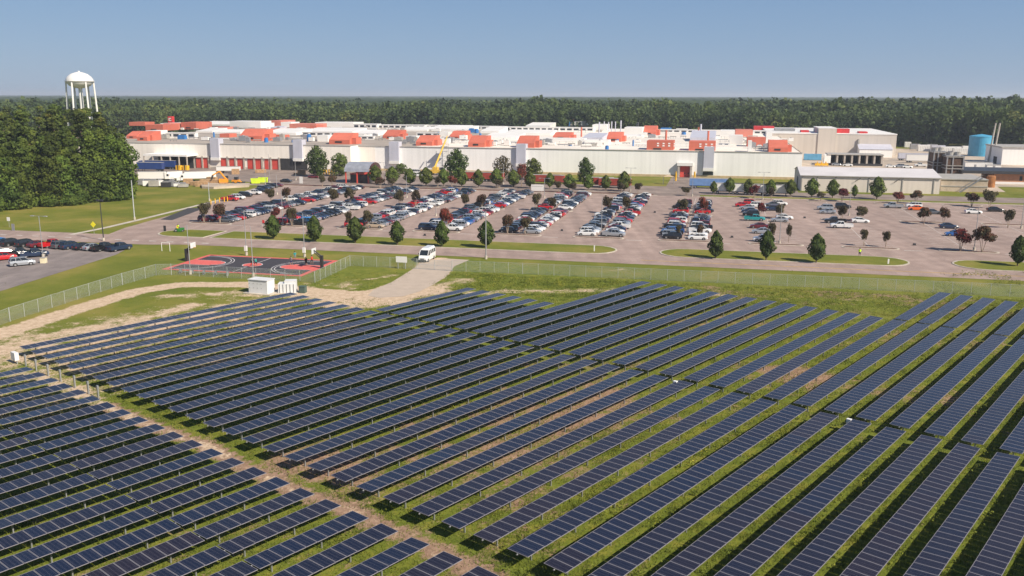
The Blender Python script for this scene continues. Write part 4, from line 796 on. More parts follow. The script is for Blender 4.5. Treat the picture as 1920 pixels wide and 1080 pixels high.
# sparse bays on the right and the row at the left lawn edge: (px, py of the foot, type, colour, facing, where)
SP = [(1392, 386, 'sedan', 'r', 1, 'far left of the eighth bay'), (1407, 382, 'suv', 'r', 1, 'at the rear of the eighth bay'), (1420, 387, 'suv', 'w', 1, 'behind the red tree in the eighth bay'), (1400, 391, 'sedan', 's', 0, 'two cars in front of the red sedan'), (1404, 397, 'sedan', 'd', 0, 'in the eighth bay left line'), (1407, 403, 'suv', 'k', 0, 'just behind the teal pickup'),
 (1414, 412, 'pickup', 't', 1, 'in the left line of the eighth bay'), (1422, 426, 'sedan', 'm', 0, 'in front of the teal pickup'), (1427, 436, 'sedan', 's', 0, 'in front of the maroon sedan'), (1430, 451, 'suv', 'w', 0, 'at the front island of the eighth bay'), (1448, 393, 'suv', 'd', 0, 'under the dark tree by the lamp pole'), (1447, 385, 'sedan', 'g', 0, 'at the rear right of the eighth bay'), (1461, 383, 'suv', 'w', 1, 'near the rear kerb by the lamp pole'), (1461, 414, 'sedan', 's', 0, 'beside the lamp pole in the eighth bay'), (1470, 409, 'sedan', 'w', 1, 'behind the silver sedan at the lamp pole'),
 (1546, 391, 'suv', 's', 0, 'behind the low silver sedan in the ninth bay'), (1551, 398, 'sedan', 's', 0, 'low, in front of the silver hatchback, ninth bay'), (1580, 388, 'suv', 'k', 1, 'at the rear of the ninth bay'), (1565, 416, 'pickup', 'k', 0, 'behind a white pickup in the open lot'), (1577, 425, 'pickup', 'w', 0, 'standing alone in front of the black pickup'), (1612, 415, 'sedan', 'w', 1, 'sleek, under a dark tree in the ninth bay'),
 (1674, 387, 'pickup', 's', 0, 'at the rear kerb beside the white hatchback'), (1712, 386, 'suv', 'w', 0, 'behind the orange car'), (1716, 391, 'sedan', 'o', 0, 'in front of a white hatchback at the rear'), (1748, 398, 'sedan', 'g', 1, 'half hidden by a red tree'), (1824, 397, 'sedan', 'w', 1, 'at the rear of the nearly empty right lot'), (1865, 393, 'sedan', 'k', 1, 'at the rear right corner of the lot'), (1778, 425, 'sedan', 'd', 1, 'alone in the middle of the right lot'), (1790, 439, 'sedan', 'u', 0, 'half hidden by the bright red tree'),
 (431, 379, 'pickup', 'r', 1, 'at the lawn corner left of the bays'), (446, 376, 'suv', 'w', 1, 'beside the red pickup at the lawn corner'), (460, 371, 'suv', 'k', 1, 'third along the lawn kerb'), (475, 367, 'pickup', 'w', 1, 'along the lawn kerb at far left'), (487, 362, 'sedan', 'd', 1, 'fifth along the lawn kerb'), (494, 359, 'suv', 'd', 1, 'sixth along the lawn kerb'), (502, 356, 'sedan', 'g', 1, 'seventh along the lawn kerb'), (510, 354, 'suv', 'k', 1, 'eighth along the lawn kerb'), (519, 352, 'sedan', 'm', 1, 'last along the lawn kerb'),
 (588, 336, 'sedan', 'm', 1, 'parked in the yard under the big oval tree'), (536, 344, 'sedan', 'k', 1, 'alone in the yard near the green bins')]
for (px, py, ty, c, f, wh_) in SP: car(at(px, py), RU+(0 if f else math.pi), ty, c, f'{PAINT[c][0]} {CN[ty]} {wh_}', None)
for i, (px, py, ty, c) in enumerate([(3, 462, 'sedan', 'b'), (22, 465, 'suv', 'k'), (50, 466, 'suv', 'k'), (72, 467, 'sedan', 'm'), (97, 467, 'pickup', 'r'), (117, 469, 'suv', 'g'), (133, 470, 'suv', 'd'), (157, 471, 'sedan', 'k'), (175, 472, 'sedan', 's'), (195, 473, 'pickup', 'k'), (224, 473, 'pickup', 'd')]):
    car(at(px, py), A13+R(48), ty, c, f'{PAINT[c][0]} {CN[ty]}, {ORD[i]} from the left in the back row of the side lot', 'cars in the back row of the side lot')
for i, (px, py, ty, c) in enumerate([(-12, 492, 'suv', 'm'), (12, 483, 'sedan', 's'), (8, 492, 'suv', 'r'), (36, 485, 'pickup', 'k'), (64, 486, 'pickup', 'd'), (42, 502, 'suv', 's')]):
    car(at(px, py), A13+R(25), ty, c, f'{PAINT[c][0]} {CN[ty]} in the front cluster of the side lot at the left edge', None)
for i, (px, py, ty, c) in enumerate([(1567, 308, 'sedan', 's'), (1588, 309, 'sedan', 'w'), (1668, 311, 'sedan', 'w'), (1685, 311, 'suv', 's'), (1700, 312, 'sedan', 'w'), (1725, 309, 'pickup', 'w'), (783, 332, 'suv', 'w'), (775, 328, 'van', 'w')]):
    car(at(px, py), RU+(math.pi if i % 2 else 0), ty, c, ['silver sedan in front of the dock bays', 'white sedan in front of the dock bays', 'white sedan left in the yard row beyond the low grey building', 'silver hatchback in the yard beyond the low grey building', 'white sedan right in the yard row beyond the low grey building', 'white pickup truck beside the white trailer in the yard', 'white hatchback parked behind the oval trees near the crane', 'white van behind the oval trees near the crane'][i], None)
CARS.sort(key=lambda q: q[0][0]**2+q[0][1]**2)
def make_car(pos, ang, ty, c, label, group):
    bm_, gm_, wl, _, _, wz = car_parts(ty, c); r = empty('pickup_truck' if ty == 'pickup' else 'van' if ty == 'van' else 'parked_car', (pos[0], pos[1], .06), ang, label=label, cat=('van' if ty == 'van' else 'pickup truck' if ty == 'pickup' else 'car'), group=group)
    put(bm_, 'body', r); put(gm_, 'windows', r)
    for w_ in wl: q = put(WHEEL, 'wheel', r, w_); q.scale = (wz/.34, 1, wz/.34)
    return r
for q in CARS[:296]: make_car(*q)
b = MB()
for (pos, ang, ty, c, label, group) in CARS[296:]:
    _, _, wl, bb2, gg2, wz = car_parts(ty, c); ca_, sa_ = math.cos(ang), math.sin(ang)
    for src in (bb2, gg2):
        o = len(b.v); b.v += [(pos[0]+x*ca_-y*sa_, pos[1]+x*sa_+y*ca_, z+.06) for x, y, z in src.v]; b.f += [tuple(o+j for j in f) for f in src.f]; b.m += [b.mi(src.mats[j]) for j in src.m]
    for (x, y, z) in wl: b.bar((pos[0]+x*ca_-(y-.12)*sa_, pos[1]+x*sa_+(y-.12)*ca_, z+.06), (pos[0]+x*ca_-(y+.12)*sa_, pos[1]+x*sa_+(y+.12)*ca_, z+.06), wz, tyre, 8)
b.build('parked_cars', label='densely parked cars filling the rear ends of the parking bays', cat='cars', kind='stuff')
# white passenger van at the gate
vm = MB(); gm = MB(); m = paint('w'); blackt = chrome
loft(vm, [(-3., .42, 1., .9, 1.0, .95, 1.5), (-2.9, .3, 1., .97, 1.03, 1.0, 1.5), (1.3, .3, 1., .97, 1.03, 1.0, 1.45), (2.1, .32, .9, .97, 1.0, .9, 1.35), (2.75, .34, .75, .92, .94, .8, 1.12), (2.95, .42, .65, .84, .85, .72, .9)], m)
gm.raw([(-2.9, -.99, 1.5), (2.1, -.93, 1.35), (2.1, .93, 1.35), (-2.9, .99, 1.5), (-2.8, -.88, 2.35), (1.25, -.86, 2.35), (1.25, .86, 2.35), (-2.8, .88, 2.35)], [(0, 1, 5, 4), (1, 2, 6, 5), (2, 3, 7, 6), (3, 0, 4, 7), (4, 5, 6, 7)], cglass)
vm.raw([(-2.9, -.93, 2.3), (1.3, -.9, 2.3), (1.3, .9, 2.3), (-2.9, .93, 2.3), (-2.8, -.7, 2.72), (.8, -.66, 2.7), (.8, .66, 2.7), (-2.8, .7, 2.72)], [(0, 1, 5, 4), (1, 2, 6, 5), (2, 3, 7, 6), (3, 0, 4, 7), (4, 5, 6, 7)], m)
for s_ in (-1, 1):
    for x in (-2.85, -1.75, -.6, .55): vm.bar((x, s_*1.01, 1.45), (x, s_*.9, 2.35), .07, m, 4)
    vm.bar((2.1, s_*.95, 1.36), (1.25, s_*.88, 2.35), .07, m, 4); vm.box(2.72, 2.93, s_*.66-.13, s_*.66+.13, .78, 1.02, lampw); vm.box(1.6, 1.8, s_*1.15-.1, s_*1.15+.1, 1.4, 1.7, chrome)
vm.box(2.88, 2.98, -.42, .42, .62, .86, chrome); vm.box(2.9, 3.0, -.85, .85, .38, .56, chrome)
p = at(800, 489); r = empty('passenger_van', (p[0], p[1], .06), -math.pi/2-R(13), label='tall white passenger van driving in at the gravel drive gate', cat='van')
vm.build('body', r); gm.build('windows', r)
for x in (-1.8, 1.9):
    for s_ in (-1, 1): put(WHEEL, 'wheel', r, (x, s_*.93, .36))
# trailers, trucks and yard things
def trailer(pos, ang, L, label, c, cat='trailer', h=4., name='box_trailer', zb_=1.1, group=None):
    m = c; r = empty(name, (pos[0], pos[1], .06), ang, label=label, cat=cat, group=group); t = MB(); t.box(-L/2, L/2, -1.3, 1.3, zb_, h, m); t.box(-L/2-.03, L/2+.03, -1.33, 1.33, h, h+.06, trim); t.build('cargo_box', r)
    t = MB(); t.box(-L/2, L/2, -.5, .5, zb_-.3, zb_, dsteel); t.build('chassis', r)
    for x in (-L/2+1, -L/2+2.3):
        for s_ in (-1.05, 1.05): q = put(WHEEL, 'wheel', r, (x, s_, .5)); q.scale = (1.45, 1.8, 1.45)
    for s_ in (-.8, .8): t = MB(); t.box(L/2-2.5, L/2-2.3, s_-.08, s_+.08, 0, zb_-.3, dsteel); t.build('landing_leg', r)
    return r
def tractor(pos, ang, label, c, par=None):
    r = empty('truck_tractor', (pos[0], pos[1], .06), ang, label=label, cat='truck'); t = MB(); t.box(.3, 2.1, -1.1, 1.1, 1.0, 3.1, c); t.box(2.1, 3.6, -.85, .85, .9, 1.9, c); t.box(-2.8, 3.6, -.45, .45, .6, 1.0, dsteel); t.box(3.6, 3.75, -1.1, 1.1, .45, .8, trim); t.raw([(.3, -1.1, 3.1), (1.7, -1.1, 3.1), (.5, -1.1, 3.8), (.3, -1.1, 3.8), (.3, 1.1, 3.1), (1.7, 1.1, 3.1), (.5, 1.1, 3.8), (.3, 1.1, 3.8)], [(0, 1, 2, 3), (7, 6, 5, 4), (1, 5, 6, 2), (2, 6, 7, 3), (0, 3, 7, 4)], c); t.build('cab', r)
    t = MB(); t.box(2.02, 2.14, -.95, .95, 2.1, 2.95, cglass); t.box(1.1, 1.9, -1.13, 1.13, 2.1, 2.9, cglass); t.build('windows', r)
    for x in (-2.2, -1, 2.8):
        for s_ in (-1., 1.): q = put(WHEEL, 'wheel', r, (x, s_, .5)); q.scale = (1.45, 1.8, 1.45)
    return r
navy = mat('navy_paint', (.02, .05, .18), .4, var=.1); redtr = mat('dull_red_paint', (.30, .045, .03), .6, var=.15); bluetr = mat('pale_blue_paint', (.14, .25, .48), .5)
p = at(302, 320); trailer(p, R(170), 15, 'navy blue box trailer backed under the truck bay canopy', navy, name='box_trailer'); tractor((p[0]-9.5, p[1]+1.5), R(170), 'navy blue truck cab in front of the blue trailer under the canopy', navy)
p = at(293, 323); trailer((p[0]-1, p[1]-4), R(172), 12, 'second navy blue trailer parked nearest the truck bay', navy)
for i, (px, py, L, a, lb) in enumerate([(285, 343, 10, 6, 'white box trailer behind the pallets, leftmost in the storage yard'), (326, 342, 6, 40, 'short white box trailer in the middle of the storage yard'), (375, 342, 12, 24, 'long clean white trailer slanting across the storage yard'), (428, 327, 10, 4, 'low white flatbed load in front of the dock doors')]):
    trailer(at(px, py), R(a), L, lb, wht, h=3.8 if i < 3 else 2.8)
tractor(at(308, 343), R(8), 'white truck cab beside the short white trailer in the storage yard', wht); tractor(at(349, 345), R(200), 'white truck cab in front of the long slanting trailer', wht)
for i, (px, py, L) in enumerate([(900, 340, 13), (923, 341, 9), (1017, 345, 14), (1043, 346, 6), (1122, 350, 11), (1152, 352, 12)]):
    trailer(at(px, py), RU, L, f'dull red flat-sided trailer on the service road, {ORD[i]} from the left', redtr, h=3.6, group='dull red trailers on the service road')
for i, (px, py, L) in enumerate([(1370, 362, 14), (1404, 363, 13), (1427, 364, 13), (1455, 365, 11)]):
    trailer(at(px, py), RU, L, f'white box trailer behind the parking lot trees at right, {ORD[i]} from the left', wht, h=3.7, group='white trailers behind the parking lot')
trailer(at(1330, 352), RU, 15, 'pale blue box trailer beside the red factory door', bluetr, h=3.7)
trailer(at(1722, 302), RU, 13, 'long white trailer beyond the low grey building', wht, h=4.1)
trailer(at(1712, 298), RU, 16, 'second white trailer with grey roof behind the long white one', lav, h=4.)
rr = random.Random(3)
for i, (px, py, L, m_, nm) in enumerate([(1714, 277, 6, greym, 'dark grey'), (1730, 280, 7, wht, 'white'), (1746, 278, 6, greym, 'grey'), (1757, 281, 8, lav, 'pale grey'), (1774, 284, 8, wht, 'white'), (1790, 282, 7, offw, 'cream'), (1800, 285, 9, wht, 'bright white'), (1812, 283, 6, wht, 'narrow white'), (1826, 288, 7, greym, 'tall grey'), (1700, 273, 4, wht, 'small white')]):
    p = at(px, py); t = MB(); t.box(-L/2, L/2, -1.5, 1.5, .1, 3.4+rr.random(), m_); t.box(-L/2-.1, L/2+.1, -1.6, 1.6, 0, .12, dsteel)
    for q in range(int(L)): t.box(-L/2+q+.4, -L/2+q+.5, -1.56, -1.5, .2, 3.2, trim)
    t.build('container', None, p, RU, label=f'{nm} container, {ORD[i]} of the cluster before the far forest edge' if i < 9 else 'small white container left of the container cluster', cat='container', group='containers at the far end of the yard')
p = at(1522, 298); t = MB(); t.box(-4.5, 4.5, -1.3, 1.3, .3, 3.4, lblue); t.box(-4.6, 4.6, -1.4, 1.4, 0, .3, dsteel); t.build('container', None, p, RU, label='blue container right behind the factory corner', cat='container')
for i, px in enumerate((1531, 1539, 1547)):
    p = at(px, 309); t = MB(); t.box(-1.1, 1.1, -1, 1, .4, 1.4, yel); t.box(-1.1, -.9, -1, 1, 0, .4, yel); t.box(.9, 1.1, -1, 1, 0, .4, yel); t.box(-.2, .2, -1, 1, 1.4, 2.2, yel); t.build('yellow_rack', None, p, RU, label=f'yellow steel rack on the grass behind the factory corner, {ORD[i]} from left', cat='rack', group='yellow racks behind the factory corner')
for i, (px, py, L, dz_) in enumerate([(1825, 312, 9, 3.), (1845, 312, 6, 2.8), (1860, 314, 6, 2.2)]):
    p = at(px, py); t = MB(); t.box(-L/2, L/2, -2, 2, 0, dz_, wht); t.box(-L/2-.1, L/2+.1, -2.1, 2.1, dz_, dz_+.1, trim); t.box(-.5, .5, -2.04, -2, .1, 2, greym); t.build('site_cabin', None, p, RU, label=f'white site cabin behind the dark flat roof at right, {ORD[i]} from left', cat='cabin', group='white site cabins at the right')
lime = mat('lime_paint', (.55, .72, .03), .5)
for i, (px, py) in enumerate([(479, 346), (493, 344)]):
    p = at(px, py); t = MB(); L = 3.2
    t.raw([(-L/2, -1.1, .1), (L/2, -1.1, .1), (L/2, 1.1, .1), (-L/2, 1.1, .1), (-L/2-.3, -1.2, 1.9), (L/2+.3, -1.2, 1.9), (L/2+.3, 1.2, 1.9), (-L/2-.3, 1.2, 1.9)], [(0, 1, 5, 4), (1, 2, 6, 5), (2, 3, 7, 6), (3, 0, 4, 7), (3, 2, 1, 0)], lime); t.box(-L/2+.1, L/2-.1, -1., 1., 1.5, 1.6, dsteel)
    t.build('waste_skip', None, p, R(14), label=('lime green waste skip in the yard, the left one', 'lime green waste skip in the yard, the right one')[i], cat='skip', group='lime green skips')
woodm = mat('pallet_wood', (.48, .30, .16), .85, var=.25, scale=1.5)
for i, (px, py) in enumerate([(352, 349), (366, 350), (386, 347), (397, 344), (404, 349), (414, 346), (378, 352), (441, 329), (488, 326), (556, 329), (565, 330), (420, 351)]):
    p = at(px, py); t = MB(); h = rr.uniform(1, 2.6); L = rr.uniform(1., 2.4); nl = int(h/.3)
    for q in range(nl): t.box(-L, L, -1, 1, q*.3, q*.3+.22, woodm)
    t.build('pallet_stack', None, p, rr.uniform(-.3, .3), label=f'stack of brown wooden pallets in the left yard, {ORD[i]} of the scattered piles', cat='pallets', group='wooden pallet stacks in the left yard')
for i, (px, py) in enumerate([(266, 350), (277, 352), (288, 353), (300, 352), (311, 354), (322, 353), (332, 353), (343, 354)]):
    p = at(px, py); t = MB(); m_ = [greym, wht, trim, wht, dsteel, greym, wht, trim][i]; w_ = rr.uniform(1, 1.8); h = rr.uniform(1.2, 2.4); t.box(-w_, w_, -1, 1, .25, h, m_); t.box(-w_*.6, w_*.5, -.8, .8, h, h+.5, greym); [t.box(s_*w_*.8-.1, s_*w_*.8+.1, -.9, .9, 0, .25, dsteel) for s_ in (-1, 1)]
    t.build('machine_crate', None, p, rr.uniform(-.3, .3), label=f'old grey white machine stored at the lawn edge, {ORD[i]} from the left', cat='machinery', group='machines stored at the lawn edge')
p0, p1 = at(378, 353), at(470, 350); t = MB()
t.prism([tuple(at(*q)) for q in [(376, 352), (392, 349), (440, 350), (468, 349), (466, 353), (400, 357), (378, 356)]], 0, .8, pale); t.build('concrete_rubble', None, None, 0, label='low pale heap of concrete along the yard edge by the lawn', cat='rubble')
for i, px in enumerate((335, 348)): p = at(px, 322); t = MB(); t.box(-1.2, 1.2, -.9, .9, .1, 2.2, yel); t.box(-.2, .2, -1., -.9, .1, 2.8, dsteel); t.build('yellow_bin', None, p, RU, label=('larger yellow bin beside the truck bay pillars', 'smaller yellow bin at the first red dock door')[i], cat='bin')
# excavator and loader
org = mat('orange_machine', (.75, .30, .02), .5)
p = at(420, 349); r = empty('excavator', p, R(10), label='orange yellow excavator with bent arm among the pallets', cat='excavator')
t = MB(); [t.box(-2, 2, s_-.3, s_+.3, 0, .9, dsteel) for s_ in (-1.2, 1.2)]; t.build('track', r); t = MB(); t.box(-1.8, 1.4, -1.3, 1.3, 1.0, 2.4, org); t.box(.2, 1.5, .1, 1.3, 2.4, 3.4, dglass); t.build('body', r)
t = MB(); t.bar((1., -.3, 2.), (-1.5, -.3, 5.2), .3, org, 6); t.bar((-1.5, -.3, 5.2), (-4., -.3, 3.8), .24, org, 6); t.bar((-4, -.3, 3.8), (-4.6, -.3, 2.2), .35, dsteel, 6); t.build('arm', r)
p = at(443, 348); r = empty('wheel_loader', p, R(-5), label='small orange and black wheel loader right of the excavator', cat='loader'); t = MB(); t.box(-1.6, 1.2, -.9, .9, .7, 1.8, org); t.box(-.6, .6, -.8, .8, 1.8, 2.9, dglass); t.bar((1.2, 0, 1.4), (2.5, 0, .6), .2, org, 6); t.box(2.3, 3., -1.1, 1.1, .1, 1., dsteel); t.build('body', r)
for x in (-1., 1.):
    for s_ in (-.95, .95): q = put(WHEEL, 'wheel', r, (x, s_, .6)); q.scale = (1.7, 2, 1.7)
# crane at the factory wall
p = uv(ux(816, 372, 1), 372); r = empty('mobile_crane', p, RU, label='yellow mobile crane with its long boom raised to the factory roof', cat='crane'); ym = mat('crane_yellow', (.72, .45, .06), .5)
t = MB(); t.box(-4, 4, -1.3, 1.3, .8, 2.2, ym); t.box(-1, 1.2, -1.2, 1.2, 2.2, 3.4, ym); t.box(2.5, 4, -1.2, 1.2, 2.2, 3.3, dglass); t.build('carrier', r)
t = MB(); t.bar((-.3, 0, 3.2), (2.6, 7, 14.5), .42, ym, 6, .34); t.bar((2.6, 7, 14.5), (3.1, 8.2, 16.4), .3, ym, 6, .2); t.build('boom', r)
for x in (-3, -1.5, 1.5, 3):
    for s_ in (-1.2, 1.2): q = put(WHEEL, 'wheel', r, (x, s_, .55)); q.scale = (1.6, 1.8, 1.6)
p = uv(ux(834, 384, 1), 384); r = empty('scaffold_tower', p, RU, label='slim grey scaffold stair tower at the factory wall beside the crane', cat='scaffold'); t = MB()
for x in (-1.4, 1.4):
    for y in (-1.2, 1.2): t.bar((x, y, 0), (x, y, 12.5), .07, galv, 5)
for q in range(6): z = 1+q*2.1; t.bar((-1.4, -1.2, z), (1.4, -1.2, z), .05, galv, 4); t.bar((-1.4, 1.2, z), (1.4, 1.2, z), .05, galv, 4); t.bar((-1.4, -1.2, z), (1.4, -1.2, z+2.1), .05, galv, 4)
t.build('frame', r)
for z in (5.2, 9.4, 11.5): t = MB(); t.box(-1.4, 1.4, -1.2, 1.2, z, z+.12, trim); t.build('platform', r)
t = MB(); t.raw([(x, y, z) for x, y, z in ((-2.2, 0, 3.1), (2.2, 0, 3.1), (2.6, 2.5, 2.8), (-2.6, 2.5, 2.8), (0, 1.2, 3.7))], [(0, 1, 4), (1, 2, 4), (2, 3, 4), (3, 0, 4), (3, 2, 1, 0)], mat('beige_canvas', (.55, .42, .28), .9)); tt = t.build('canopy_tent', None, at(1252, 345), RU, label='beige pitched canopy tent on the lawn left of the red door', cat='tent')
for x in (-2, 2):
    for y in (.1, 2.3): t = MB(); t.bar((x, y, 0), (x, y, 3.), .06, galv, 5); t.build('tent_pole', tt)
for i, px in enumerate((1266, 1301)): p = at(px, 338); t = MB(); t.bar((0, 0, 0), (0, 0, 3.6 if i else 3.2), .35, yel, 8); t.bar((0, 0, 3.2), (0, 0, 3.9), .2, yel, 8); t.build('bollard', None, p, 0, label=('yellow bollard left of the red factory door', 'yellow bollard right of the red factory door')[i], cat='bollard', group='yellow bollards at the red door')
for i in range(5): p = at(606+i*5, 329); t = MB(); t.bar((0, 0, 0), (0, 0, 2.2), .3, yel, 8); t.bar((0, 0, 2.2), (0, 0, 2.35), .2, yel, 8); t.build('bollard', None, p, 0, label=f'yellow bollard by the wall between the two big trees, {ORD[i]} from left', cat='bollard', group='yellow bollards between the big trees')
# ================================================================ poles, signs, court equipment
lampm = mat('lamp_housing', (.35, .35, .36), .5, .3)
def pole(px, yb, yt, label, kind='double', m=None, h=None, r_=.09, group='light poles'):
    p = at(px, yb); m = m or galv; h = h or hz(px, yt, p); r = empty('light_pole', p, RU, label=label, cat='light pole', group=group)
    t = MB(); t.bar((0, 0, .7), (0, 0, h), r_, m, 8, r_*.7); t.build('pole', r); t = MB(); t.bar((0, 0, 0), (0, 0, .75), .28, conc, 10); t.build('base', r)
    if kind == 'double':
        t = MB(); t.bar((-1.3, 0, h), (1.3, 0, h), .05, m, 5); t.build('arm', r)
        for s_ in (-1.6, 1.6): t = MB(); t.box(s_-.38, s_+.38, -.18, .18, h-.08, h+.08, lampm); t.build('lamp_head', r)
    elif kind == 'flood':
        for s_ in (-.5, .5): t = MB(); t.box(s_-.32, s_+.32, -.3, .1, h-.1, h+.35, dsteel); t.build('lamp_head', r)
    elif kind == 'box': t = MB(); t.box(-.3, .3, -.35, .0, 1., 2.1, wht); t.build('control_box', r)
    return r
PL_ = [(519, 367, 'at the rear left near the lawn kerb'), (530, 424, 'at the front island of the second bay'), (762, 372, 'at the middle island of the fourth bay'), (817, 406, 'in the aisle between the fourth and fifth bays'), (1127, 441, 'at the front island of the sixth bay'), (1461, 455, 'at the front island of the eighth bay'), (1181, 358, 'at the rear kerb behind the sixth bay'), (1297, 367, 'at the rear kerb beside the driveway'), (1429, 373, 'at the rear kerb behind the eighth bay'), (1591, 402, 'at the middle island of the ninth bay'), (1826, 466, 'at the front island of the eleventh bay between two red trees'), (1914, 425, 'at the right picture edge'), (1020, 371, 'at the rear kerb right of the white board'), (943, 346, 'among the trees behind the fifth bay'), (720, 348, 'beside the gate house')]
YT = {519: 330, 530: 354, 762: 330, 817: 367, 1127: 368, 1461: 381, 1181: 314, 1297: 336, 1429: 321, 1591: 347, 1826: 384, 1914: 360, 1020: 334, 943: 308, 720: 306}
for (px, py, wh_) in PL_: pole(px, py, YT[px], f'tall grey light pole {wh_}', 'double' if px in (1181, 1429, 720, 1020) else 'none', group='light poles of the parking lot', m=lampm)
pole(252, 415, 341, 'thick pale light pole on the lawn beside the footpath', 'none', r_=.16, m=fpost); pole(194, 455, 380, 'black light pole at the road corner by the side lot', 'flood', m=dsteel, r_=.13); pole(81, 487, 409, 'slim grey light pole in the side lot beside the yellow box', 'double'); pole(392, 379, 344, 'grey light pole at the lawn kerb near the red pickup', 'none', m=fpost, r_=.12)
pole(911, 486, 396, 'dark light pole in front of an oval tree at the road', 'none', m=lampm, r_=.13)
for i, (px, py, yt) in enumerate([(357, 517, 424), (475, 521, 427), (462, 481, 397), (571, 484, 402)]): pole(px, py, yt, 'slim flood light pole at the '+('near left corner of the court', 'near side middle of the court', 'far side of the court, left', 'far side of the court, right')[i], 'box' if i > 1 else 'none', m=lampm, group='light poles around the basketball court')
for i, (px, py, yt) in enumerate([(505, 345, 290), (497, 350, 298), (554, 340, 300)]): pole(px, py, yt, ('tallest pole before the dock doors', 'grey pole beside the green skips', 'grey pole in the yard before the second dark opening')[i], 'none', m=lampm)
p = at(82, 497); t = MB(); t.box(-.5, .5, -.5, .5, 0, 1.1, mat('cream_paint', (.7, .62, .42), .6)); t.box(-.55, .55, -.55, .55, 1.1, 1.18, trim); t.build('pole_base_box', None, p, 0, label='cream yellow box on the asphalt of the side lot', cat='box')
def sign(px, yb, w_, h0, h1, m, label, cat='sign', legs=1, shape='box', ang=RU, name='sign'):
    p = at(px, yb); r = empty(name, p, ang, label=label, cat=cat); t = MB()
    if shape == 'box': t.box(-w_/2, w_/2, -.06, .0, h0, h1, m)
    else: c = (h0+h1)/2; q = (h1-h0)/2; t.raw([(0, -.05, c-q), (q, -.05, c), (0, -.05, c+q), (-q, -.05, c), (0, 0, c-q), (q, 0, c), (0, 0, c+q), (-q, 0, c)], [(0, 1, 2, 3), (7, 6, 5, 4), (0, 4, 5, 1), (1, 5, 6, 2), (2, 6, 7, 3), (3, 7, 4, 0)], m)
    t.build('sign_board', r)
    for s_ in ([0] if legs == 1 else [-w_*.33, w_*.33]): t = MB(); t.bar((s_, .05, 0), (s_, .05, h1-.05), .05 if legs == 1 else .09, galv, 6); t.build('post', r)
    return r
sign(753, 505, 2.3, 1.3, 2.5, wht, 'white sign board on two posts beside the gravel drive gate', legs=2); r = sign(1007, 360, 4.6, .4, 2.7, wht, 'large white board facing the parking lot at the rear kerb', legs=2)
for q in range(9): t = MB(); t.box(-1.9+q*.42, -1.62+q*.42, -.09, -.065, 2.0, 2.16, trim); t.build('lettering', r)
sign(176, 442, 1, 1.6, 3.1, mat('sign_yellow', (.85, .75, .02), .5), 'yellow diamond road sign beside the footpath', shape='d'); sign(17, 430, .9, 1.6, 2.6, wht, 'small white sign on the lawn at the left edge'); sign(25, 437, .9, 0., 1.8, galv, 'grey metal sign at the road near the left edge'); sign(309, 437, .7, .1, 1.5, dsteel, 'dark post sign on the asphalt by the road fork')
sign(564, 346, 1.4, .1, 2.7, wht, 'upright white panel at the rear kerb left of the gate house', legs=1)
sign(494, 429, .6, 1.2, 2., brightred, 'tiny red sign at the front island of the first bay'); sign(1665, 494, .3, .3, 1.3, wht, 'small white marker at the right end of the second grass median'); sign(1114, 472, .25, .2, 1.5, wht, 'thin white marker at the right end of the long grass median')
for i, (px, py) in enumerate([(395, 386), (403, 384), (411, 382), (420, 381), (426, 380)]): p = at(px, py); t = MB(); t.bar((0, 0, 0), (0, 0, 1.5), .16, yel, 8); t.bar((0, 0, 1.5), (0, 0, 1.6), .1, yel, 8); t.build('bollard', None, p, 0, label=f'yellow bollard beside the striped pavement, {ORD[i]} from the left', cat='bollard', group='yellow bollards by the striped pavement')
# hoops
def hoop(p, ang, label):
    r = empty('basketball_hoop', p, ang, label=label, cat='basketball hoop'); t = MB(); t.box(-.25, .25, -.3, .3, 0, 2.6, dsteel); t.bar((0, 0, 2.4), (1.6, 0, 3.6), .14, dsteel, 6); t.bar((0, 0, 1.9), (1.5, 0, 3.1), .1, dsteel, 6); t.build('post', r)
    t = MB(); t.box(1.6, 1.66, -.95, .95, 2.9, 4.0, mat('backboard', (.6, .62, .62), .3)); bbq = t.build('backboard', r); t = MB()
    for q in range(10): a0, a1 = 2*math.pi*q/10, 2*math.pi*(q+1)/10; t.bar((2.0+.24*math.cos(a0), .24*math.sin(a0), 3.05), (2.0+.24*math.cos(a1), .24*math.sin(a1), 3.05), .025, org, 4)
    t.build('rim', r)
hoop(uv(cu0-.2, cm+.6), RU, 'black basketball hoop stand at the left end of the court'); hoop(uv(cu1+.2, cm), RU+math.pi, 'black basketball hoop stand at the right end of the court')
t = MB(); [t.bar(p, q, .06, wht, 6) for p, q in (((-1, 0, 0), (-1, 0, 1.9)), ((1, 0, 0), (1, 0, 1.9)), ((-1, 0, 1.9), (1, 0, 1.9)))]; t.build('metal_frame', None, at(311, 474), RU, label='small white tubular frame on the lawn left of the court', cat='frame')
r = empty('bleacher', uv(-95.3, 150.3), RU, label='low grey bleacher bench between the fence and the court', cat='bench')
for q in range(2): t = MB(); t.box(-5.2, 5.2, -.6+q*.6, -.3+q*.6, .45+q*.35, .5+q*.35, galv); t.build('seat', r)
t = MB(); [t.box(x-.04, x+.04, -.6, .3, 0, .8, galv) for x in (-5, -2.5, 0, 2.5, 5)]; t.build('frame', r)
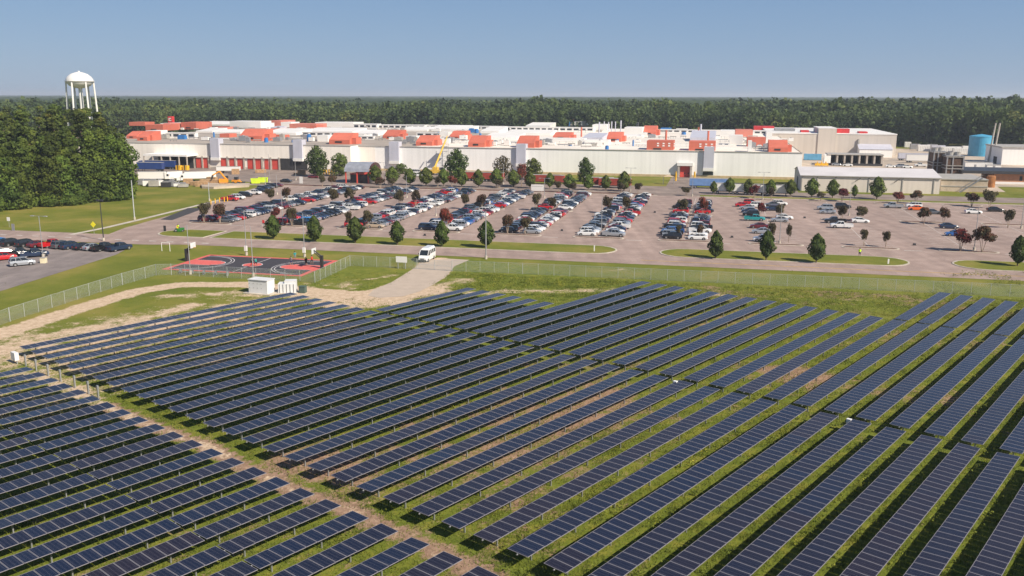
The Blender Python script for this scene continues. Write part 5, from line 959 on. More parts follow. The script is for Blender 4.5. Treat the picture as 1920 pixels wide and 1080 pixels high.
for i, (px, py) in enumerate([(796, 443), (1053, 433), (1227, 398), (1372, 444), (1508, 407), (1714, 457)]): p = at(px, py); t = MB(); t.box(-.35, .35, -.35, .35, .05, .12, dsteel); t.box(-.25, .25, -.25, .25, .12, .5, dsteel); t.build('drain_post', None, p, 0, label=('small dark block on the asphalt in front of the fifth bay', 'small dark block in the aisle left of the sixth bay', 'small dark block in the wide aisle right of the sixth bay', 'small dark block right of the seventh bay front', 'small dark block right of the eighth bay', 'small dark block in the open lot near the ninth island')[i], cat='block', group='small dark blocks on the lot')
# ================================================================ people
skin = mat('skin', (.35, .20, .13), .6)
def person(p, ang, shirt, legs_, label, pose=0, hairc=(.02, .015, .01), z=.07, seat=False):
    J = {'pel': (0, 0, .95), 'waist': (0, 0, 1.1), 'chest': (.02, 0, 1.38), 'neck': (.02, 0, 1.52), 'head': (.03, 0, 1.62), 'top': (.03, 0, 1.76)}
    E_ = [('pel', 'waist'), ('waist', 'chest'), ('chest', 'neck'), ('neck', 'head'), ('head', 'top')]; Rd = {'pel': .15, 'waist': .14, 'chest': .16, 'neck': .06, 'head': .095, 'top': .07}
    for s_, n_ in ((-1, 'r'), (1, 'l')):
        if seat: kn, fo = (.42, s_*.14, .9), (.48, s_*.14, .5)
        else: sw = s_*(.18 if pose else .06); kn, fo = (sw+.06, s_*.12, .5), (sw-.02, s_*.13, .08)
        el, ha = ((.12, s_*.27, 1.2), (.35, s_*.2, 1.15)) if seat or pose == 2 else ((0., s_*.27, 1.15), (.12, s_*.27, .92)) if pose != 1 else ((.1, s_*.28, 1.3), (.34, s_*.2, 1.5))
        J.update({'hip'+n_: (0, s_*.1, .9), 'kn'+n_: kn, 'an'+n_: fo, 'to'+n_: (fo[0]+.17, fo[1], fo[2]-.04), 'sh'+n_: (.02, s_*.19, 1.42), 'el'+n_: el, 'ha'+n_: ha})
        Rd.update({'hip'+n_: .1, 'kn'+n_: .065, 'an'+n_: .045, 'to'+n_: .04, 'sh'+n_: .07, 'el'+n_: .045, 'ha'+n_: .032})
        E_ += [('pel', 'hip'+n_), ('hip'+n_, 'kn'+n_), ('kn'+n_, 'an'+n_), ('an'+n_, 'to'+n_), ('chest', 'sh'+n_), ('sh'+n_, 'el'+n_), ('el'+n_, 'ha'+n_)]
        for f in range(5):
            fx, fy = ha[0]+.03, ha[1]+(f-2)*.018*(1 if f < 4 else 1.6); k_ = f'f{n_}{f}'; J[k_] = (fx+.03, fy, ha[2]-.03); J[k_+'t'] = (fx+(.07, .08, .085, .075, .04)[f], fy+(.03*-s_ if f == 4 else 0), ha[2]-.06); Rd[k_] = .009; Rd[k_+'t'] = .008; E_ += [('ha'+n_, k_), (k_, k_+'t')]
    ks = list(J); me = bpy.data.meshes.new('body'); me.from_pydata([J[k] for k in ks], [(ks.index(a), ks.index(b_)) for a, b_ in E_], []); o = put(me, 'person', None, (p[0], p[1], z), ang, label=label, cat='person'); me.materials.append(skin)
    sm = o.modifiers.new('skin', 'SKIN'); 
    for i, k in enumerate(ks): me.skin_vertices[0].data[i].radius = (Rd[k]*.85 if k in ('pel', 'waist', 'chest') else Rd[k], Rd[k])
    me.skin_vertices[0].data[0].use_root = True
    ss = o.modifiers.new('sub', 'SUBSURF'); ss.levels = 1; ss.render_levels = 1
    t = MB(); t.bar((0, 0, .93), (.02, 0, 1.46), .19, shirt, 10, .2)
    for n_ in 'rl': t.bar(J['sh'+n_], J['el'+n_], .085, shirt, 8, .07)
    t.build('shirt', o)
    t = MB(); t.bar((0, 0, .82), (0, 0, 1.0), .18, legs_, 10)
    for n_ in 'rl': t.bar(J['hip'+n_], J['kn'+n_], .115, legs_, 8, .09)
    t.build('shorts', o); hm = mat('hair_%.2f' % hairc[0], hairc, .7); t = MB(); t.lathe([(.098, 1.62), (.112, 1.68), (.1, 1.75), (.05, 1.80), (0, 1.81)], hm, 10, (.015, 0)); t.build('hair', o)
    t = MB(); fz = 1.63; [t.box(.118, .128, s_*.035-.01, s_*.035+.01, fz+.015, fz+.03, dsteel) for s_ in (-1, 1)]; t.box(.12, .14, -.012, .012, fz-.02, fz+.015, skin); t.box(.112, .122, -.022, .022, fz-.05, fz-.04, mat('lips', (.3, .09, .07), .6)); t.build('face', o)
    return o
cm_ = lambda n, c: mat('cloth_'+n, c, .9)
red_, tl, blk, wh2, nav, gr2, lim = cm_('red', (.55, .03, .02)), cm_('teal', (.03, .30, .28)), cm_('black', (.02, .02, .022)), cm_('white', (.6, .6, .58)), cm_('navy', (.02, .03, .10)), cm_('grey', (.2, .2, .22)), cm_('lime', (.6, .95, .02))
for (px, py, sh, lg, lb, ps, an) in [(472, 504, blk, red_, 'person in black top and red shorts at the centre circle of the court', 2, .3), (480, 502, tl, blk, 'person in teal shirt beside the centre circle of the court', 1, 2.9), (546, 499, gr2, nav, 'person in grey top with dark shorts left of the right hoop', 2, .2), (553, 489, tl, gr2, 'person in teal shirt at the far side line of the court', 0, -1.2), (585, 497, red_, blk, 'person in red shirt and black trousers under the right hoop', 1, 3.1), (574, 500, blk, blk, 'person all in black near the right free throw lane', 0, 2.2)]:
    person(at(px, py), an, sh, lg, lb, ps)
person(at(1611, 478), -1.6, lim, nav, 'person in a lime safety vest standing at the second grass median', 0)
p = at(336, 438); r = empty('ride_on_mower', (p[0], p[1], .16), R(10), label='green and yellow ride-on mower on the small grass median', cat='mower'); gm_ = mat('mower_green', (.03, .18, .03), .4)
t = MB(); t.box(-.9, .6, -.45, .45, .4, .85, gm_); t.box(.3, 1.2, -.4, .4, .45, .95, gm_); t.box(-.5, -.1, -.25, .25, .85, 1.1, yel); t.box(-.6, -.5, -.25, .25, .95, 1.5, yel); t.build('body', r); t = MB(); t.box(-.4, .7, -.95, .95, .15, .32, gm_); t.build('cutting_deck', r)
for x, rr_ in ((-.7, .38), (.9, .26)):
    for s_ in (-.55, .55): q = put(WHEEL, 'wheel', r, (x, s_, rr_)); q.scale = (rr_/.34, 1.2, rr_/.34)
person((p[0]-.25, p[1]), R(10), lim, nav, 'person in a lime shirt riding the green mower', 0, z=.3, seat=True)
# ================================================================ vegetation
bark = mat('bark', (.13, .09, .065), .95, var=.25, scale=2); barkl = mat('pale_bark', (.36, .28, .21), .9, var=.2, scale=3)
f_grove = foliage('foliage_grove', (.055, .088, .017), (.145, .195, .030), .2, .25, .38, (.23, .26, .04)); f_pine = foliage('foliage_pine', (.055, .082, .02), (.14, .18, .036), .3, .25, .38, (.22, .215, .05))
f_oval = foliage('foliage_oval', (.035, .062, .017), (.095, .140, .028), 1.2, .2, .25, (.11, .15, .035)); f_rowt = foliage('foliage_row', (.065, .095, .02), (.145, .185, .034), 1.2, .2, .25, (.17, .19, .045))
f_dark = foliage('foliage_dark_myrtle', (.045, .038, .02), (.105, .085, .04), 1.6, .25, .2, (.14, .06, .04)); f_red = foliage('foliage_red_myrtle', (.07, .03, .022), (.22, .035, .03), 1.3, .25, .25, (.32, .05, .05)); f_mix = foliage('foliage_mixed_myrtle', (.05, .045, .02), (.13, .06, .035), 1.5, .25, .25, (.20, .045, .04))
f_for = foliage('foliage_forest', (.034, .052, .019), (.090, .115, .030), .028, .22, .3, (.165, .16, .042)); f_weed = foliage('foliage_weeds', (.12, .165, .022), (.29, .32, .045), .4, .3, .38, (.50, .41, .06)); f_tuft = foliage('foliage_tufts', (.10, .135, .018), (.165, .20, .028), .2, .22, .3, (.27, .245, .05))
def quads_mesh(name, C, N, sz, m, asp=1.0, up=0.):
    n = len(C); r = rng.normal(size=(n, 3)); r[:, 2] += up; T = np.cross(N, r); T /= np.linalg.norm(T, axis=1, keepdims=True)+1e-9; B = np.cross(N, T)
    s = (np.asarray(sz)*rng.uniform(.65, 1.3, n))[:, None]/2; T = T*s; B = B*s*asp
    v = np.stack([C-T-B*.6, C+T*.55-B, C+T+B*.5, C-T*.5+B], 1).reshape(-1, 3)
    return raw_mesh(name, v, n, 4, m)
def raw_mesh(name, v, n, k, m):
    me = bpy.data.meshes.new(name); me.vertices.add(len(v)); me.vertices.foreach_set('co', v.astype('f').ravel()); me.loops.add(n*k); me.loops.foreach_set('vertex_index', np.arange(n*k, dtype='i'))
    me.polygons.add(n); me.polygons.foreach_set('loop_start', np.arange(n, dtype='i')*k); me.materials.append(m); me.update(); return me
def cloud(lumps, n, r_in=.55):
    L = np.array(lumps, float); vol = L[:, 3]*L[:, 4]+L[:, 3]*L[:, 5]; idx = rng.choice(len(L), n, p=vol/vol.sum()); d = rng.normal(size=(n, 3)); d /= np.linalg.norm(d, axis=1, keepdims=True)
    rad = rng.uniform(r_in, 1.02, n)**.6; C = L[idx, :3]+d*L[idx, 3:6]*rad[:, None]; N = d/L[idx, 3:6]; N /= np.linalg.norm(N, axis=1, keepdims=True); N = N+rng.normal(size=(n, 3))*.45; N[:, 2] += .15; N /= np.linalg.norm(N, axis=1, keepdims=True)
    return C, N
def trunk_mesh(h, r0, limbs, m, lean=.0):
    t = MB(); pts = [(0, 0, -.2)]; n_ = 5
    for i in range(1, n_+1): pts.append((random.uniform(-1, 1)*lean*i, random.uniform(-1, 1)*lean*i, h*i/n_))
    for i in range(n_): t.bar(pts[i], pts[i+1], r0*(1-.75*i/n_), m, 7, r0*(1-.75*(i+1)/n_), cap=False)
    for (z, dx, dy, dz_) in limbs: t.bar((0, 0, z), (dx, dy, z+dz_), r0*.4, m, 5, r0*.12)
    return t.mesh('trunk')
def broad(h, w_, n, sz, m, lo=.25, nl=14, bk=bark):
    L = []
    for i in range(nl):
        q = (i+.5)/nl; z = h*(lo+(1-lo)*q*.93); prof = math.sin(math.pi*min(1, .18+.82*q))**.7; a = i*2.4+random.random(); rr_ = w_*.5*prof*random.uniform(.35, .75)
        s_ = w_*random.uniform(.2, .32)*(.7+.5*prof); L.append((rr_*math.cos(a), rr_*math.sin(a), z, s_, s_, s_*random.uniform(.65, .9)))
    C, N = cloud(L, n); limbs = [(l[2]-l[5]*1.2, l[0]*.8, l[1]*.8, l[5]*.8) for l in L[:8]]
    return quads_mesh('crown', C, N, sz, m), trunk_mesh(h*.85, h*.018+.06, limbs, bk, w_*.01)
def pine(h, w_, n, sz, m):
    L = []
    for i in range(22):
        q = random.random()**.8; z = h*(.5+.5*q); rr_ = w_*.5*(1-q*.75)*random.uniform(.3, 1); a = random.random()*6.28; s_ = w_*random.uniform(.1, .2); L.append((rr_*math.cos(a), rr_*math.sin(a), z, s_*1.2, s_*1.2, s_*.6))
    L.append((0, 0, h*.97, w_*.12, w_*.12, h*.04)); C, N = cloud(L, n, .3); return quads_mesh('crown', C, N, sz, m, .7), trunk_mesh(h*.97, h*.012+.08, [(l[2]-.8, l[0], l[1], .8) for l in L[:14]], bark, .1)
def oval(h, w_, n, sz, m, lo=.12, power=.9):
    C = []; N = []
    t_ = rng.uniform(0, 1, n); a = rng.uniform(0, 2*np.pi, n); z = h*(lo+(1-lo)*t_); prof = np.sin(np.pi*np.clip(t_, 0, 1)**power)**.62*(1-.25*t_)
    p1, p2 = rng.uniform(0, 6, 2); bm = 1+.2*np.sin(a*3+p1+z*2.3/h*6)+.16*np.sin(a*5+p2-z*9/h)+.08*np.sin(a*2+z*14/h); R_ = w_*.56*prof*bm*rng.uniform(.5, 1.0, n)**.5
    C = np.stack([R_*np.cos(a), R_*np.sin(a), z+rng.normal(size=n)*h*.012], 1); N = np.stack([np.cos(a), np.sin(a), .35*(t_-.3)*2], 1)+rng.normal(size=(n, 3))*.4; N /= np.linalg.norm(N, axis=1, keepdims=True)
    return quads_mesh('crown', C, N, sz, m), trunk_mesh(h*.8, .02*h+.05, [], bark, .01)
def myrtle(h, w_, n, sz, m):
    L = []
    for i in range(9): a = i*2.4; rr_ = w_*.5*random.uniform(.25, .72); z = h*random.uniform(.5, .85); s_ = w_*random.uniform(.17, .27); L.append((rr_*math.cos(a), rr_*math.sin(a), z, s_, s_, s_*.85))
    L.append((0, 0, h*.82, w_*.25, w_*.25, h*.15)); C, N = cloud(L, n, .35); t = MB()
    for i in range(5): a = i*1.26+.3; t.bar((.06*math.cos(a), .06*math.sin(a), -.1), (w_*.12*math.cos(a), w_*.12*math.sin(a), h*.38), .055, barkl, 5, .04); t.bar((w_*.12*math.cos(a), w_*.12*math.sin(a), h*.38), (w_*.32*math.cos(a), w_*.32*math.sin(a), h*.72), .04, barkl, 5, .015)
    return quads_mesh('crown', C, N, sz, m), t.mesh('trunk')
def plant(kit, p, s, rz, label, name='tree', cat='tree', group=None, z=0.):
    r = empty(name, (p[0], p[1], z), rz, label=label, cat=cat, group=group); r.scale = s if hasattr(s, '__len__') else (s, s, s); put(kit[0], 'crown', r); put(kit[1], 'trunk', r); return r
# --- grove at the left
GB = [broad(1., .40, 2600, .030, f_grove, .12, 16+i) for i in range(3)]+[broad(1., .34, 2400, .030, f_grove, .2, 18)]
def rescale(me, k_): a = np.empty(len(me.vertices)*3, 'f'); me.vertices.foreach_get('co', a); me.vertices.foreach_set('co', a*k_)
GB = []
for i in range(4): GB.append(broad(27, (11, 10, 12, 9)[i], 3400, .85, f_grove, (.12, .18, .1, .2)[i], 18))
GP = [pine(29, (8, 9, 7.5)[i], 2600, .75, f_pine) for i in range(3)]
GE = [broad(20, 10, 3600, .7, f_grove, .03, 22), broad(16, 9, 3000, .65, f_grove, .02, 18)]
edge = [at(*p) for p in [(-140, 412), (-60, 408), (0, 400), (60, 393), (110, 390), (150, 386), (200, 381), (248, 373)]]
GV = []; rg = random.Random(21)
cum = [0]
for a, b_ in zip(edge[:-1], edge[1:]): cum.append(cum[-1]+np.hypot(*(b_-a)))
rows_ = [(0, 5.5, 'E'), (5, 6.5, 'B'), (11, 7, 'B'), (19, 8, 'P'), (28, 8, 'P'), (40, 9, 'P'), (54, 10, 'P'), (72, 11, 'P'), (95, 12, 'P'), (125, 14, 'P'), (160, 15, 'P'), (205, 17, 'P')]
for (dep, sp_, kd) in rows_:
    s_ = rg.random()*sp_
    while s_ < cum[-1]:
        j = max(i for i in range(len(cum)) if cum[i] <= s_); j = min(j, len(edge)-2); q = edge[j]+(edge[j+1]-edge[j])*(s_-cum[j])/(cum[j+1]-cum[j]); dvec = np.array([-.55, .83]); lat = (1-dep/900)
        p = q+dvec*dep*1.15+np.array([rg.uniform(-1.5, 1.5), rg.uniform(-1.5, 1.5)]); px, py, d = proj(p[0], p[1], 22)
        if -90 < px < 300: GV.append((d, p, kd))
        s_ += sp_*rg.uniform(.8, 1.25)
GV.sort(key=lambda q: q[0]); GV = GV[:270]; PLC = []
for i, (d, p, kd) in enumerate(GV):
    px, py, _ = proj(p[0], p[1], 12); s_ = 1.
    if kd == 'E': kit = rg.choice(GE); h0 = 20 if kit is GE[0] else 16; s_ = rg.uniform(.75, 1.1)
    elif kd == 'B': kit = rg.choice(GB); h0 = 27; s_ = rg.uniform(.72, .92)
    else: kit = rg.choice(GP+[GB[1]]); h0 = 29; s_ = rg.uniform(.86, 1.02)
    lim = np.interp(px, [-50, 60, 120, 150, 180, 200, 220, 240, 260], [191, 193, 186, 186, 192, 214, 236, 268, 305]); hm_ = max(.5, hz(px, lim, p))*rg.uniform(.86, 1.02)
    if h0*s_ > hm_: s_ = hm_/h0
    if h0*s_ < 12 and kd != 'E': continue
    if h0*s_ < 6: continue
    PLC.append((px, p, kit, s_, kd))
PLC.sort(key=lambda q: q[0]); cnt = {'E': 0, 'B': 0, 'P': 0}
for px, p, kit, s_, kd in PLC:
    o_ = ordn(cnt[kd]) if cnt[kd] < 49 else None; cnt[kd] += 1; kind_ = {'E': 'leafy green tree on the front edge of the left grove', 'B': 'tall broad tree just inside the left grove', 'P': 'tall pine in the depth of the left grove'}[kd]
    w_ = max(s_, .8)
    plant(kit, p, (w_, w_, s_), rg.uniform(0, 6.28), kind_+(f', {o_} from the left' if o_ else ', near its right end'), 'pine_tree' if kd == 'P' else 'tree', 'tree', {'E': 'leafy trees along the front edge of the left grove', 'B': 'broad trees just inside the left grove', 'P': 'tall pines in the depth of the left grove'}[kd])
# understorey that closes the grove's foot
L = []
for s_ in np.arange(0, cum[-1], 3.2):
    j = min(max(i for i in range(len(cum)) if cum[i] <= s_), len(edge)-2); q = edge[j]+(edge[j+1]-edge[j])*(s_-cum[j])/(cum[j+1]-cum[j])+np.array([-.5, .8])*rg.uniform(-2, 4); h = rg.uniform(1.6, 4.5); L.append((q[0], q[1], h*.5, rg.uniform(2, 3.2), rg.uniform(2, 3.2), h*.6))
C, N = cloud(L, 26000, .5); C[:, 2] = np.abs(C[:, 2]); put(quads_mesh('undergrowth', C, N, .5, f_grove), 'undergrowth', label='dense undergrowth along the foot of the left grove', cat='undergrowth', kind='stuff')
# --- roadside, row and lot trees
KO = [oval(5.3, 3.3, 2600, .30, f_oval), oval(5.3, 3.3, 2600, .30, f_oval, .1, .8), oval(5.3, 3.3, 2600, .30, f_oval, .12, 1.)]
KR = [oval(6, 4.6, 2000, .38, f_rowt, .16, .85), oval(6, 4.6, 2000, .38, f_rowt, .18, 1.), oval(6, 4.6, 2000, .38, f_rowt, .14, .9)]
KM = {'d': [myrtle(4.2, 4., 1500, .26, f_dark) for _ in range(2)], 'r': [myrtle(4.2, 4., 1500, .26, f_red) for _ in range(2)], 'x': [myrtle(4.2, 4., 1500, .26, f_mix) for _ in range(2)]}
KL = [broad(11, 7.5, 3200, .5, f_oval, .12, 16), broad(9, 6.5, 2400, .45, f_rowt, .12, 12), broad(9, 7.5, 1500, .45, f_dark, .2, 12)]
def tree(px, yb, yt, wpx, kit, label, h0, w0, group=None, name='tree', z=0.):
    p = at(px, yb); h = hz(px, yt, p); d = proj(p[0], p[1], 2)[2]; wm = wpx*d/F; s_ = wm/w0; return plant(kit, p, (s_, s_, h/h0), random.uniform(0, 6.28), label, name, 'tree', group, z)
for i, (px, yb, yt, w_) in enumerate([(512, 451, 407, 27), (590, 456, 408, 27), (666, 458, 410, 30), (745, 461, 417, 26), (828, 464, 416, 26), (912, 466, 416, 29)]): tree(px, yb, yt, w_, KO[i % 3], f'small dark oval tree on the long grass median, {ORD[i]} from the left', 5.3, 3.3, 'oval trees on the grass medians', 'street_tree', .15)
for i, (px, yb, yt, w_, lb) in enumerate([(1341, 484, 433, 26, 'left, slim'), (1436, 487, 432, 27, 'middle'), (1530, 491, 438, 30, 'right, widest')]): tree(px, yb, yt, w_, KO[(i+1) % 3], f'dark oval tree on the grass median right of the middle road mouth, {lb}', 5.3, 3.3, 'oval trees on the grass medians', 'street_tree', .15)
tree(1907, 496, 440, 27, KO[0], 'dark oval tree on the grass median at the right picture edge', 5.3, 3.3, 'oval trees on the grass medians', 'street_tree', .15)
for i, (px, yb, yt, w_) in enumerate([(703, 346, 311, 23), (735, 349, 314, 25), (768, 348, 317, 22), (798, 350, 315, 26), (831, 350, 317, 21), (865, 351, 318, 22), (896, 352, 318, 20), (930, 351, 317, 23), (962, 351, 319, 24), (993, 353, 322, 20), (1030, 354, 324, 18), (1066, 355, 326, 21), (1102, 356, 327, 20), (1135, 357, 328, 18), (1169, 358, 321, 24), (1337, 362, 338, 13), (1367, 363, 332, 19), (1402, 364, 334, 19), (1444, 366, 335, 19), (1481, 367, 335, 20), (1521, 368, 332, 24), (1560, 369, 334, 22), (1601, 369, 344, 11), (1643, 371, 329, 27)]):
    tree(px, yb, yt, w_, KR[i % 3], f'rounded green tree, {ordn(i)} from the left in the row along the lot rear', 6, 4.6, 'green trees in the row along the lot rear', 'tree')
for i, (px, yb, yt, w_, k_, lb) in enumerate([(594, 333, 274, 38, 0, 'largest dense oval tree in front of the left factory wall'), (636, 332, 288, 32, 1, 'loose light green tree right of the largest oval tree'), (856, 338, 279, 40, 0, 'big dark round tree before the factory wall beside the crane'), (941, 338, 293, 34, 2, 'sparse dark brownish tree before the factory wall'), (999, 337, 296, 32, 1, 'broad green tree before the wall right of the middle duct'), (1096, 340, 294, 28, 0, 'tall upright green tree alone before the factory wall'), (752, 327, 307, 22, 1, 'low green crown peeking behind the second row tree')]): tree(px, yb, yt, w_, KL[k_], lb, (11, 9, 9)[k_], (7.5, 6.5, 7.5)[k_])
MY = [(382.5, 420, 383, 25, 'd'), (412, 420, 384, 27, 'x'), (518, 424, 390, 21, 'r'), (547, 426, 392, 25, 'd'), (653, 430, 399, 14, 'd'), (690, 431, 396, 22, 'd'), (836, 436, 390, 28, 'r'), (951, 438, 402, 26, 'x'), (984, 439, 408, 26, 'd'), (1271, 447, 421, 12, 'd'), (1311, 447, 419, 14, 'x'), (1446, 454, 416, 18, 'd'), (1478, 454, 419, 12, 'd'), (1619, 459, 428, 17, 'd'), (1660, 461, 431, 17, 'd'), (1800, 468, 424, 33, 'r'), (1841, 470, 419, 44, 'x')]
for i, (px, yb, yt, w_, k_) in enumerate(MY): tree(px, yb, yt, w_, KM[k_][i % 2], {'d': 'small dark olive', 'r': 'small bright red', 'x': 'small red brown'}[k_]+f' tree on the front planting islands, {ORD[i]} from the left', 4.2, 4., 'small trees on the front planting islands', 'crape_myrtle', .15)
MM = [(508, 383, 356, 22, 'd'), (537, 382, 353, 20, 'x'), (626, 389, 355, 22, 'd'), (656, 388, 353, 22, 'd'), (749, 390, 358, 22, 'd'), (779, 389, 358, 20, 'd'), (872, 393, 364, 19, 'd'), (903, 393, 364, 21, 'x'), (1004, 395, 363, 20, 'd'), (1035, 396, 371, 20, 'd'), (1138, 400, 368, 22, 'd'), (1174, 400, 368, 20, 'd'), (1279, 404, 372, 22, 'd'), (1317, 405, 367, 19, 'r'), (1425, 408, 378, 19, 'r'), (1460, 409, 381, 20, 'd'), (1577, 412, 383, 21, 'd'), (1614, 413, 385, 26, 'd'), (1731, 418, 385, 26, 'x'), (1768, 418, 385, 22, 'x'), (1889, 424, 389, 22, 'd')]
for i, (px, yb, yt, w_, k_) in enumerate(MM): tree(px, yb, yt, w_, KM[k_][i % 2], {'d': 'small dark olive', 'r': 'small bright red', 'x': 'small red brown'}[k_]+f' tree on the middle planting islands, {ordn(i)} from the left', 4.2, 4., 'small trees on the middle planting islands', 'crape_myrtle', .15)
MR = [(604, 352, 330, 14, 'd'), (622, 351, 330, 18, 'x'), (712, 354, 333, 22, 'x'), (733, 353, 335, 20, 'd'), (820, 352, 333, 16, 'd'), (847, 353, 330, 20, 'r'), (935, 353, 337, 20, 'd'), (977, 350, 305, 20, 'r'), (1046, 360, 339, 16, 'd'), (1073, 361, 342, 17, 'd'), (1163, 362, 342, 18, 'd'), (1195, 363, 342, 18, 'd'), (1286, 366, 350, 20, 'd'), (1413, 370, 344, 22, 'r'), (1445, 373, 349, 13, 'd'), (1538, 374, 357, 17, 'd'), (1578, 375, 350, 24, 'r'), (1682, 378, 356, 22, 'r'), (1716, 379, 353, 24, 'x'), (1821, 384, 357, 24, 'x'), (1854, 387, 353, 28, 'd')]
for i, (px, yb, yt, w_, k_) in enumerate(MR): tree(px, yb, yt, w_, KM[k_][i % 2], {'d': 'small dark brown', 'r': 'small bright red', 'x': 'small red brown'}[k_]+f' tree under the rear tree row, {ordn(i)} from the left', 4.2, 4., 'small dark and red trees along the lot rear', 'crape_myrtle', .1)
# --- forest behind the factory
def fplace(tpls, pts, hs, name):
    out = []
    for (x, y), h in zip(pts, hs):
        T = tpls[rng.integers(len(tpls))]; a = rng.uniform(0, 6.28); s_ = h; c_, q_ = math.cos(a), math.sin(a); M = np.array([[c_*s_, q_*s_, 0], [-q_*s_, c_*s_, 0], [0, 0, s_]]); out.append(T @ M+np.array([x, y, 0]))
    return np.concatenate(out)
def ftpl(n, sz, w_, lo):
    L = []
    for i in range(9):
        q = (i+.5)/9; rr_ = w_*.5*math.sin(math.pi*min(1, .25+.75*q))*random.uniform(.2, .75); a = i*2.4; s_ = w_*random.uniform(.24, .36); L.append((rr_*math.cos(a), rr_*math.sin(a), lo+(.84-lo)*q, s_, s_, s_*.8))
    C, N = cloud(L, n, .7); r = rng.normal(size=(n, 3)); T = np.cross(N, r); T /= np.linalg.norm(T, axis=1, keepdims=True); B = np.cross(N, T); s_ = (sz*rng.uniform(.65, 1.35, n))[:, None]/2
    return np.stack([C-T*s_-B*s_*.6, C+T*s_*.6-B*s_, C+T*s_+B*s_*.5, C-T*s_*.5+B*s_], 1).reshape(-1, 3)
TN = [ftpl(210, .058, .38, .12) for _ in range(5)]; TF = [ftpl(70, .09, .40, .45) for _ in range(4)]
def edge_y(x):     # where the forest starts at this x
    return np.interp(x, [-700, -470, -330, -250, 0, 120, 200, 260, 320, 420, 600], [560, 600, 720, 735, 700, 690, 655, 640, 560, 520, 500])
def fpts(r0, r1, sp_):
    P = []; H = []
    for y in np.arange(480, 1500, sp_*.86):
        for x in np.arange(-950, 980, sp_):
            xx = x+rng.uniform(-.4, .4)*sp_; yy = y+rng.uniform(-.4, .4)*sp_; e_ = float(edge_y(xx))
            if not (e_+r0 <= yy < e_+r1) or abs(xx) > yy*.62+30: continue
            if abs(xx-wx) < 14 and abs(yy-WD) < 14: continue
            P.append((xx, yy)); H.append(rng.uniform(20, 29.5)*(.9+.2*float(fbm(np.array([xx]), np.array([yy]), 40, 77)[0]))*(1+.06*math.sin(xx*.013+1)+.05*math.sin(xx*.05))*(1.12 if xx > 250 else 1.))
    return P, H
P1_, H1_ = fpts(0, 70, 7.2); v1 = fplace(TN, P1_, H1_, 'a'); P2_, H2_ = fpts(70, 620, 10.5); v2 = fplace(TF, P2_, np.array(H2_)*rng.uniform(.9, 1.12, len(H2_)), 'b')
vv_ = np.concatenate([v1, v2]); put(raw_mesh('forest', vv_, len(vv_)//4, 4, f_for), 'forest', label='dense mixed forest spreading behind the factory to the horizon', cat='forest', kind='stuff')
t = MB()
for (x, y), h in zip(P1_, H1_):
    if y < edge_y(x)+16: t.bar((x, y, 0), (x, y, h*.5), .25, bark, 5, .12, cap=False)
t.build('forest_trunks', label='trunks at the near edge of the far forest', cat='tree trunks', kind='stuff')
# rolling canopy further out
ys_ = np.concatenate([np.arange(1120, 2600, 9), np.arange(2600, 5200, 26), np.arange(5200, 12000, 110)]); 
nu = 560; tt_ = np.linspace(-.66, .66, nu); XX = ys_[:, None]*tt_[None, :]; YY = np.repeat(ys_[:, None], nu, 1)
ZZ = 18+7*fbm(XX, YY, 16, 31)+6*fbm(XX, YY, 160, 41)+7*(fbm(XX, YY, 900, 51)-.3)*np.clip((YY-1500)/3000, 0, 1)+rng.uniform(-1.3, 1.3, XX.shape)
ZZ[0] = 3; vv_ = np.stack([XX, YY, ZZ], -1).reshape(-1, 3); i = np.arange(nu*(len(ys_)-1)).reshape(len(ys_)-1, nu)[:, :-1].ravel(); fc = np.stack([i, i+1, i+1+nu, i+nu], 1)
me = bpy.data.meshes.new('distant_forest'); me.vertices.add(len(vv_)); me.vertices.foreach_set('co', vv_.astype('f').ravel()); me.loops.add(fc.size); me.loops.foreach_set('vertex_index', fc.ravel().astype('i')); me.polygons.add(len(fc)); me.polygons.foreach_set('loop_start', np.arange(len(fc), dtype='i')*4)
me.materials.append(foliage('foliage_distant', (.026, .042, .020), (.055, .075, .028), .02, .05, 0)); me.update(); put(me, 'distant_forest', label='far forest canopy reaching the horizon', cat='forest', kind='stuff')
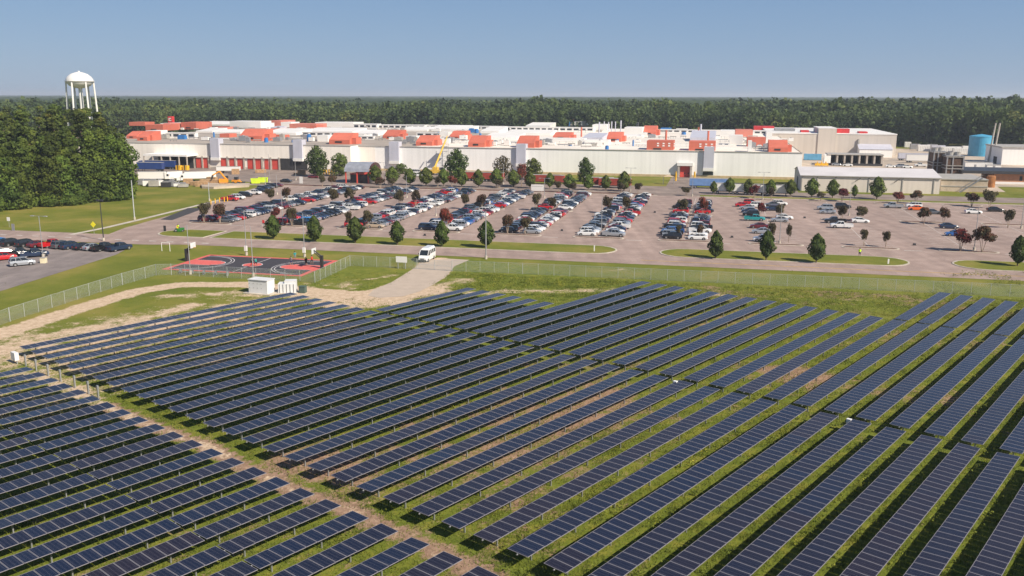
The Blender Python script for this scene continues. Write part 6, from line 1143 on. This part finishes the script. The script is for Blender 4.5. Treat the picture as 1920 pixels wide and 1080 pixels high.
# --- weeds and grass tufts in the solar field
def scatter(n, box, dens):
    x = rng.uniform(box[0], box[1], n); y = rng.uniform(box[2], box[3], n); k = rng.uniform(0, 1, n) < dens(x, y); return x[k], y[k]
def inview(x, y): px = 960+F*x/(y*math.cos(PITCH)+HC*math.sin(PITCH)); return (px > -40) & (px < 1960)
def dens(x, y):
    s_, b_, l_ = cover(x, y); k, a = kaof(x, y); v_ = x*V[0]+y*V[1]; u_ = x*U[0]+y*U[1]
    d = np.clip(l_*(.25+fbm(x, y, 5, 61))-1.3*np.clip(s_-.25, 0, 1)-1.0*np.clip(b_-.3, 0, 1), 0, 1)*inview(x, y); d = np.where(v_ > 163.5, 0, d); d = np.where((u_ < -50) & (u_ > -72) & (v_ > 140) & (k < 3), d*.5, d); return np.where((u_ < -72) & (k < 0), d*.05, d)
def blades(x, y, nb, h, wd, m, name, label, spread=.34, lean=.4):
    n = len(x); X_ = np.repeat(x, nb)+rng.normal(size=n*nb)*spread; Y_ = np.repeat(y, nb)+rng.normal(size=n*nb)*spread; hh = np.repeat(h, nb)*rng.uniform(.5, 1.2, n*nb); a = rng.uniform(0, 6.28, n*nb); w2 = wd*rng.uniform(.6, 1.4, n*nb)
    lx = rng.normal(size=n*nb)*lean*hh; ly = rng.normal(size=n*nb)*lean*hh; z0 = np.full(n*nb, .0)
    v = np.stack([np.stack([X_-np.cos(a)*w2, Y_-np.sin(a)*w2, z0], 1), np.stack([X_+np.cos(a)*w2, Y_+np.sin(a)*w2, z0], 1), np.stack([X_+lx, Y_+ly, hh], 1)], 1).reshape(-1, 3)
    return put(raw_mesh(name, v, n*nb, 3, m), name, label=label, cat='grass', kind='stuff')
x1, y1 = scatter(46000, (-60, 80, 38, 95), dens); x2, y2 = scatter(60000, (-110, 120, 95, 170), dens); x = np.concatenate([x1, x2]); y = np.concatenate([y1, y2])
blades(x, y, 9, .12+.30*fbm(x, y, 7, 71)**1.5, .032, f_tuft, 'grass_tufts', 'long grass growing between and under the solar panel rows')
def dens2(x, y):
    k, a = kaof(x, y); v_ = x*V[0]+y*V[1]; u_ = x*U[0]+y*U[1]; s_, b_, l_ = cover(x, y); fr = k-np.floor(k)
    d = np.where((k > 24) & (k < 37), .5, .05)*(fbm(x, y, 4, 81) > .5); d = np.where((v_ > 146) & (v_ < 162.5) & (u_ > -46) & (k < 36) & ((a > 91) | (k < 25) & (a > 66)), .9*(.4+fbm(x, y, 6, 83)), d); d = np.where((k > 4) & (k < 14) & (np.abs(a+2) < 2.5), .16, d)
    return d*(s_ < .35)*(b_ < .6)*inview(x, y)
x, y = scatter(76000, (-60, 120, 38, 172), dens2); n_ = len(x); L = 8; hh = .15+.75*fbm(x, y, 5, 91)**1.4
C = np.stack([np.repeat(x, L)+rng.normal(size=n_*L)*.2, np.repeat(y, L)+rng.normal(size=n_*L)*.2, np.repeat(hh, L)*rng.uniform(.1, 1.15, n_*L)], 1); N = rng.normal(size=(n_*L, 3)); N[:, 2] = np.abs(N[:, 2])+.4; N /= np.linalg.norm(N, axis=1, keepdims=True)
put(quads_mesh('weeds', C, N, .17, f_weed, .6), 'weeds', label='tall yellow green weeds between the right rows and by the fence', cat='weeds', kind='stuff')
# ---------------------------------------------------------------- air
hm_ = bpy.data.materials.new('haze'); hm_.use_nodes = True; hn = hm_.node_tree.nodes; hn.remove(hn['Principled BSDF']); pv = hn.new('ShaderNodeVolumePrincipled'); pv.inputs['Color'].default_value = (.80, .88, 1, 1); pv.inputs['Density'].default_value = .00014; pv.inputs['Anisotropy'].default_value = .1
hm_.node_tree.links.new(pv.outputs[0], hn['Material Output'].inputs['Volume']); t = MB(); t.box(-13000, 13000, -300, 21000, -1, 75, hm_); t.build('haze', kind='stuff')
